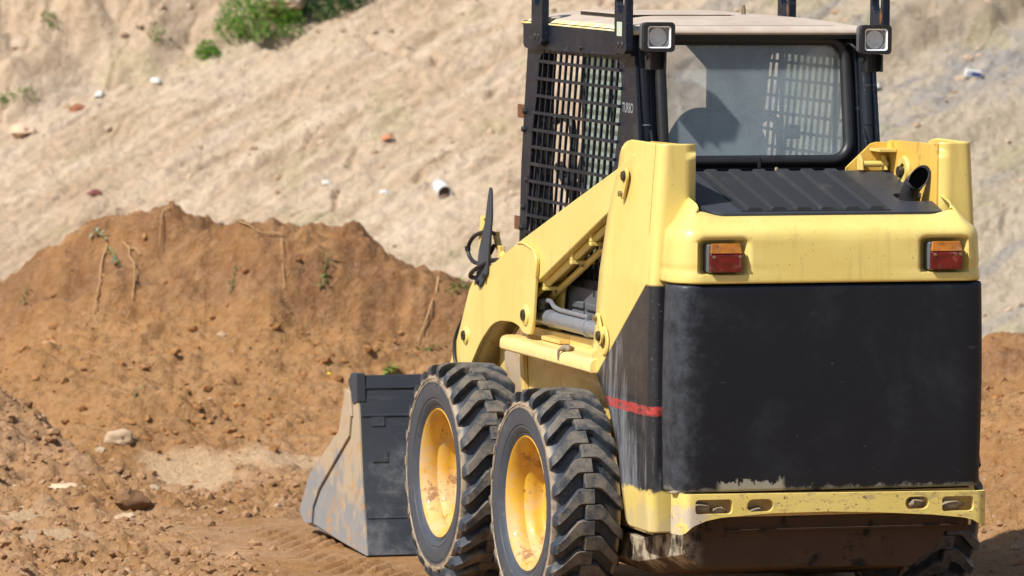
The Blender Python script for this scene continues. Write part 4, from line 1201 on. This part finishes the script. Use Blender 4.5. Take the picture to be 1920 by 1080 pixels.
# ------------------------------------------------------------------ plants, roots, stones and litter
def leafmat(name, c1, c2, c3):
    k = NT(name)
    gi = k.n('NewGeometry').outputs['Random Per Island']
    col = k.mix(k.ramp(gi,0,.7), c1, c2); col = k.mix(k.ramp(gi,.82,.95), col, c3)
    k.b.inputs['Subsurface Weight'].default_value = 0
    m = k.fin(col, .55, 0, .3)
    tl = k.n('BsdfTranslucent'); k.l(col, tl.inputs[0])
    ms = k.n('MixShader'); ms.inputs[0].default_value = .35
    k.l(k.b.outputs[0], ms.inputs[1]); k.l(tl.outputs[0], ms.inputs[2]); k.l(ms.outputs[0], k.out.inputs[0])
    return m
M['leaf_bright'] = leafmat('leaf_bright', (.08,.22,.025), (.15,.33,.04), (.34,.36,.10))
M['leaf_dark'] = leafmat('leaf_dark', (.020,.085,.035), (.045,.14,.05), (.20,.24,.07))
M['leaf_weed'] = leafmat('leaf_weed', (.13,.20,.05), (.22,.28,.09), (.38,.36,.18))
M['leaf_pale'] = leafmat('leaf_pale', (.28,.34,.20), (.36,.40,.26), (.14,.26,.20))
M['leaf_blue'] = leafmat('leaf_blue', (.05,.15,.08), (.10,.24,.15), (.30,.42,.45))
M['twig'] = simple('dry_root', (.40,.255,.125), .85, 0, .3, 40, .4, .2)
M['stem'] = simple('plant_stem', (.16,.20,.06), .7, 0, .3, 40)

def leaf(m, p, d, up_, L_, W_):
    d = d.normalized(); s_ = d.cross(up_)
    if s_.length < 1e-3: s_ = d.orthogonal()
    s_ = s_.normalized(); n_ = s_.cross(d)
    a = p; b = p+d*L_*.5+s_*W_*.5+n_*L_*.06; c = p+d*L_-n_*L_*.10; e = p+d*L_*.5-s_*W_*.5+n_*L_*.06; f = p+d*L_*.5
    m.add([a,b,c,e,f], [(0,1,4),(1,2,4),(2,3,4),(3,0,4)])
def rvec(r_): 
    while True:
        v = Vector((r_.uniform(-1,1), r_.uniform(-1,1), r_.uniform(-1,1)))
        if .05 < v.length < 1: return v
def bush(name, label, u, v, clumps, n, size, mat, seed, group=None):
    r_ = random.Random(seed); base = on(u, v)
    e = bpy.data.objects.new(name, None); COL.objects.link(e); e.location = base
    tag(e, label, 'bush', group)
    m = MB(); st = MB()
    for (cu_, cv_, cz_, rad_) in clumps:
        dx, dy = cu_*CY+cv_*SY, -cu_*SY+cv_*CY
        c = Vector((dx, dy, cz_))
        st.tube([Vector((0,0,-.02)), c*.5+Vector((0,0,.01)), c], [.007,.005,.003], 6)
        for i in range(n):
            q = rvec(r_); q = q.normalized()*(q.length**.45)
            p = c+Vector((q.x*rad_, q.y*rad_, q.z*rad_*1.05))*(1+.18*math.sin(q.x*9+q.z*7))
            leaf(m, p, q*.8+rvec(r_)*.6+Vector((0,0,.35)), rvec(r_), size*r_.uniform(.6,1.4), size*.34*r_.uniform(.7,1.3))
    m.build('foliage', mat, e, ang=180); st.build('stem', M['stem'], e)
    return e
bush('bush', 'bright green feathery bush at the foot of the eroded bank', -1.46, 33.62, [(-.14,.0,.07,.075),(-.10,.05,.16,.09),(-.02,.03,.12,.10),(-.06,.08,.27,.11),(.05,.08,.24,.12),(.10,.06,.13,.10),(.0,.15,.36,.12),(.13,.12,.34,.10),(.20,.08,.10,.07)], 330, .026, M['leaf_bright'], 11)
bush('bush', 'small green tuft just left below the bright bush', -1.72, 33.47, [(0,0,.045,.045),(-.03,.01,.02,.03),(.03,.0,.02,.035)], 170, .024, M['leaf_bright'], 12)
bush('bush', 'dark green bush right of the overhanging sand block', -1.09, 33.86, [(-.12,.02,.06,.08),(-.05,.0,.08,.09),(.04,.02,.09,.10),(.12,.04,.09,.09),(-.13,.06,.17,.09),(.0,.08,.20,.12),(.12,.08,.19,.11),(.19,.06,.13,.07)], 360, .026, M['leaf_dark'], 13)
bush('bush', 'thin yellow green tuft high on the rilled bank', -2.013, 33.47, [(0,0,.03,.03),(.02,.01,.06,.03)], 60, .020, M['leaf_weed'], 14)
bush('bush', 'faint green tuft near the top left corner of the bank', -2.596, 33.49, [(0,0,.03,.035),(-.03,.02,.05,.03)], 70, .020, M['leaf_weed'], 15)
bush('bush', 'low green streak of weeds at the far left edge', -2.79, 32.97, [(0,0,.01,.04),(.06,.02,.02,.04),(.11,.05,.03,.035),(-.06,-.02,.01,.04)], 90, .020, M['leaf_weed'], 16)

def sprig(name, label, pts, mat, seed, n=7, L_=.035, W_=.011, stemr=.0022, droop=-.1, cat='weed'):
    """a stem through the given points, leaves along it"""
    r_ = random.Random(seed); P_ = [Vector(p) for p in pts]
    e = bpy.data.objects.new(name, None); COL.objects.link(e); e.location = P_[0]
    tag(e, label, cat)
    Q = [p-P_[0] for p in P_]
    MB().tube(Q, [stemr*(1-.5*i/(len(Q)-1)) for i in range(len(Q))], 6).build('stem', M['stem'], e, ang=80)
    for i in range(n):
        t = (i+1)/n*(len(Q)-1); k_ = min(int(t), len(Q)-2); p = Q[k_].lerp(Q[k_+1], t-k_)
        m = MB(); a = r_.uniform(0,6.28)
        for j in range(2):
            d = Vector((math.cos(a+j*2.6)*.9, math.sin(a+j*2.6)*.9, r_.uniform(-.3,.7)+droop))
            leaf(m, p, d, Vector((0,0,1)), L_*r_.uniform(.6,1.25), W_*r_.uniform(.7,1.3))
        m.build('leaf', mat, e, ang=180)
    return e
def face(u, v, off=.012): return on(u, v)-Vector((SY*off, CY*off, 0))+Vector((0,0,.004))
def path(uvs, off=.012): return [face(a,b,off) for a,b in uvs]
sprig('weed', 'single green sprig on the steep face of the mound, straight above the bucket', path([(-.853,26.90),(-.850,26.96),(-.842,27.02)]), M['leaf_weed'], 21, 7, .040, .013)
sprig('weed', 'pale leafy weed clump hanging near the top left of the mound', path([(-1.842,27.23),(-1.87,27.25),(-1.90,27.27),(-1.915,27.28)]), M['leaf_pale'], 22, 6, .055, .013)
sprig('weed', 'blue green drooping shoot below the pale weed clump', path([(-1.836,27.19),(-1.815,27.15),(-1.80,27.12),(-1.787,27.09)],.02), M['leaf_blue'], 23, 6, .034, .014, .004, -.6)
sprig('weed', 'green weed on the right shoulder of the mound beside the lift arm', path([(-.215,27.22),(-.23,27.27),(-.25,27.31)]), M['leaf_weed'], 24, 9, .050, .013)
sprig('weed', 'lower green weed right beside the arm, below another weed', path([(-.275,27.08),(-.27,27.13),(-.265,27.17)]), M['leaf_weed'], 25, 9, .045, .013)
sprig('weed', 'flattened weed lying on the slope left of the lift arm', path([(-.42,26.80),(-.385,26.84),(-.35,26.86)]), M['leaf_weed'], 26, 7, .045, .012)
sprig('weed', 'fresh green weed peeping over the top edge of the bucket', path([(-.545,26.40),(-.535,26.43),(-.53,26.45)],.02), M['leaf_bright'], 27, 8, .050, .017)
sprig('weed', 'thin grass sprig lying on the lower left slope', path([(-1.632,25.80),(-1.622,25.84),(-1.63,25.89)]), M['leaf_weed'], 28, 4, .055, .009)
sprig('weed', 'small weed at the left end of the mound', path([(-2.222,27.13),(-2.225,27.17),(-2.215,27.20)]), M['leaf_weed'], 29, 5, .035, .011)
sprig('weed', 'tuft of dry weed in the middle of the mound face', path([(-1.275,26.88),(-1.265,26.92),(-1.25,26.96)]), M['leaf_weed'], 30, 6, .040, .009)
sprig('weed', 'tiny green shoot below the sprig on the lower slope', path([(-1.42,25.62),(-1.41,25.65)]), M['leaf_bright'], 31, 3, .028, .010)
sprig('grass_blade', 'single pale grass blade on the soil right of the rear bumper', [on(1.852,22.80,-.005), on(1.842,22.80,.06)+Vector((.0,0,0)), on(1.826,22.80,.118)], M['leaf_pale'], 32, 1, .02, .004, .0016, 0, 'grass')
fl = sprig('dandelion', 'small yellow flower lying on the slope above the bucket', path([(-.805,26.29),(-.803,26.32)]), M['leaf_weed'], 33, 1, .02, .006, .0018, 0, 'flower')
MB().lathe([(0,.006),(.008,.004),(.011,0),(.006,-.004)], (0,-.01,.012), 'z', 12).build('flower_head', simple('yellow_petals', (.80,.50,.02), .6), fl)

def root(label, uvs, r_, off=.010, fork=None):
    P_ = path(uvs, off); e = MB(); out_ = []
    rr_ = random.Random(len(uvs)*7+int(uvs[0][0]*100))
    for i in range(len(P_)-1):
        for k_ in range(5):
            t = k_/5; out_.append(P_[i].lerp(P_[i+1], t)+Vector((rr_.uniform(-.0012,.0012), 0, rr_.uniform(-.0012,.0012))))
    out_.append(P_[-1]); n = len(out_)
    e.tube(out_, [.62*r_*(1-.45*i/n) for i in range(n)], 7)
    if fork:
        for f_ in fork: e.tube(path([uvs[-1]]+f_, off), r_*.45, 6)
    o = e.build('root', M['twig'], None, ang=80); return tag(o, label, 'root')
root('long bent root hanging down the left face of the mound', [(-1.846,27.21),(-1.868,27.17),(-1.872,27.08),(-1.862,27.02),(-1.876,26.95),(-1.885,26.87)], .0065, .02, [[(-1.93,26.80)],[(-1.86,26.78)]])
root('curved root hanging right of the long bent root', [(-1.745,27.17),(-1.738,27.10),(-1.712,27.05),(-1.708,26.99),(-1.715,26.93)], .0058, .02)
root('short sideways root under the mound crest at the left', [(-1.77,27.18),(-1.745,27.16),(-1.715,27.15),(-1.69,27.11)], .0075, .02)
root('short hooked root under the highest point of the mound', [(-1.565,27.22),(-1.592,27.215),(-1.60,27.17),(-1.605,27.13)], .006, .02)
root('thin straight root in the middle of the mound face', [(-1.046,27.03),(-1.040,26.97),(-1.034,26.91),(-1.026,26.85)], .0048, .016)
root('long root lying along the crest of the mound', [(-1.243,27.14),(-1.20,27.12),(-1.14,27.115),(-1.09,27.125),(-1.045,27.10)], .008, .02)
root('thick root on the right slope near the lift arm', [(-.335,27.15),(-.345,27.08),(-.36,27.00),(-.385,26.93),(-.425,26.86)], .0085, .02)
root('dry twig lying across the lower left slope', [(-1.70,26.28),(-1.65,26.27),(-1.60,26.29),(-1.545,26.33)], .0045, .012)

def stone(name, label, u, v, dims, mat, seed, cat='stone', dz=.25, flat=False, rz=0.):
    v_, f_ = blob(seed, 3, .62 if flat else .38)
    p = on(u, v, dims[2]*dz)
    ca, sa = math.cos(rz-YAW), math.sin(rz-YAW)
    o = mk(name, [((q[0]*ca*dims[0]-q[1]*sa*dims[1]), (q[0]*sa*dims[0]+q[1]*ca*dims[1]), q[2]*dims[2]) for q in v_], [tuple(f) for f in f_], mat, None, ang=45 if flat else 60)
    o.location = p
    return tag(o, label, cat)
M['st_pale'] = simple('pale_stone', (.44,.32,.21), .95, 0, .25, 18, .6, .1)
M['st_dark'] = simple('dark_damp_clod', (.17,.095,.05), .95, 0, .35, 22, .7, .1)
M['st_sand'] = simple('sand_block', (.56,.41,.28), .95, 0, .25, 14, .7, .1)
M['st_orange'] = simple('orange_clod', (.42,.23,.11), .95, 0, .3, 22, .7, .1)
M['brick'] = simple('weathered_brick', (.30,.125,.07), .9, 0, .3, 25, .4, .1)
stone('stone', 'pale round stone at the foot of the mound, largest on the lower left slope', -1.652, 25.20, (.050,.045,.044), M['st_pale'], 101)
stone('soil_block', 'dark brown block of damp soil in the left foreground', -1.492, 23.33, (.055,.05,.055), M['st_dark'], 102, 'clod', .45, True, .5)
stone('stone', 'light chunk of crust directly below the dark brown soil block', -1.497, 23.12, (.034,.03,.036), M['st_pale'], 103, 'stone', .4, True)
stone('stone', 'rounded brown stone at the left edge of the upper slope', -2.07, 26.72, (.045,.04,.036), M['st_orange'], 104)
stone('stone', 'brown clod left of the bucket beside a small crater', -.68, 25.92, (.032,.03,.028), M['st_orange'], 105)
stone('stone', 'flat grey brown crust piece lying at the left edge of the foreground', -1.76, 23.60, (.055,.06,.030), M['st_sand'], 106, 'stone', .0, False)
stone('sand_block', 'overhanging sand block between the bright and the dark bush', -1.285, 33.86, (.11,.14,.060), M['st_sand'], 107, 'rock', 1.9, True, -.5)
stone('sand_block', 'pair of jutting sand lumps at the far left of the hillside', -2.70, 32.70, (.07,.07,.06), M['st_sand'], 108, 'rock', .4, True)
stone('brick', 'weathered reddish brick lying on the left of the hillside', -2.405, 32.95, (.046,.03,.030), M['brick'], 109, 'brick', .6, True, .2)
stone('stone', 'dark red stone just above the left end of the mound', -2.233, 31.80, (.040,.03,.022), simple('dark_red_stone', (.17,.055,.045), .8), 110, 'stone', .5, True)
M['white'] = simple('white_plastic', (.54,.53,.50), .6, 0, .06, 12, .2)
M['orange'] = simple('orange_plastic', (.42,.17,.07), .6, 0, .2, 20, .3)
def scrap(label, u, v, w_, h_, mat, seed, cat='litter', name='plastic_scrap'):
    r_ = random.Random(seed); n = 5; rows = []
    for j in range(n):
        rows.append([((i/(n-1)-.5)*w_*(1+.15*r_.uniform(-1,1)), (j/(n-1)-.5)*h_*(1+.2*r_.uniform(-1,1)), r_.uniform(-.12,.12)*min(w_,h_)+.2*h_*math.cos((i/(n-1)-.5)*3)) for i in range(n)])
    vs, fs = loft(rows); o = mk(name, vs, fs, mat, None, ang=60); solid(o, .003, 0)
    o.location = on(u, v, .012); o.rotation_euler = (.55, r_.uniform(-.3,.3), -YAW+r_.uniform(-.4,.4))
    return tag(o, label, cat)
scrap('crumpled white scrap at the foot of the rilled bank', -1.985, 33.13, .06, .045, M['white'], 1)
scrap('small white plastic bag scrap left of the crumpled white scrap', -2.30, 33.14, .045, .05, M['white'], 2)
scrap('orange plastic scrap in the middle of the hillside', -.681, 32.10, .065, .035, M['orange'], 3)
scrap('whitish scrap on the hillside above the mound crest', -.985, 31.65, .055, .035, simple('grey_scrap', (.58,.55,.50), .7), 4)
scrap('small white scrap left of the white pipe', -.678, 31.41, .045, .03, M['white'], 5)
scrap('white paper scrap beside the right cab post', 1.945, 32.06, .05, .04, M['white'], 6)
# carton
e = bpy.data.objects.new('carton', None); COL.objects.link(e); e.location = on(2.46,32.03,.022); e.rotation_euler = (.3,.15,-YAW+.25)
tag(e, 'crushed blue and white carton on the right of the hillside', 'litter')
MB().box(-.045,.045,-.025,.025,-.020,.020).build('carton_body', M['white'], e, .004)
MB().box(-.020,.035,-.027,-.0255,-.002,.0205).build('blue_print', simple('blue_print', (.06,.10,.36), .5), e)
MB().box(-.0455,-.020,-.027,-.0255,-.012,.0205).build('pale_print', simple('pale_print', (.55,.62,.72), .5), e)
# white pipe stub
pc = on(-.363,31.36,.030)
dv_ = Vector((.24*CY-.95*SY, -.24*SY-.95*CY, -.20)).normalized()
pp = MB().tube([pc-dv_*.12, pc+dv_*.03], .041, 28, caps=False).build('pipe', M['white'], None, ang=60); solid(pp, .006, -1)
tag(pp, 'white plastic pipe end sticking out of the hillside', 'pipe')
v_, f_ = blob(120, 2, .4)
mk('soil_plug', [(pc.x+p[0]*.026, pc.y+p[1]*.03, pc.z-.026+p[2]*.014) for p in v_], [tuple(f) for f in f_], M['st_sand'], pp, ang=60)
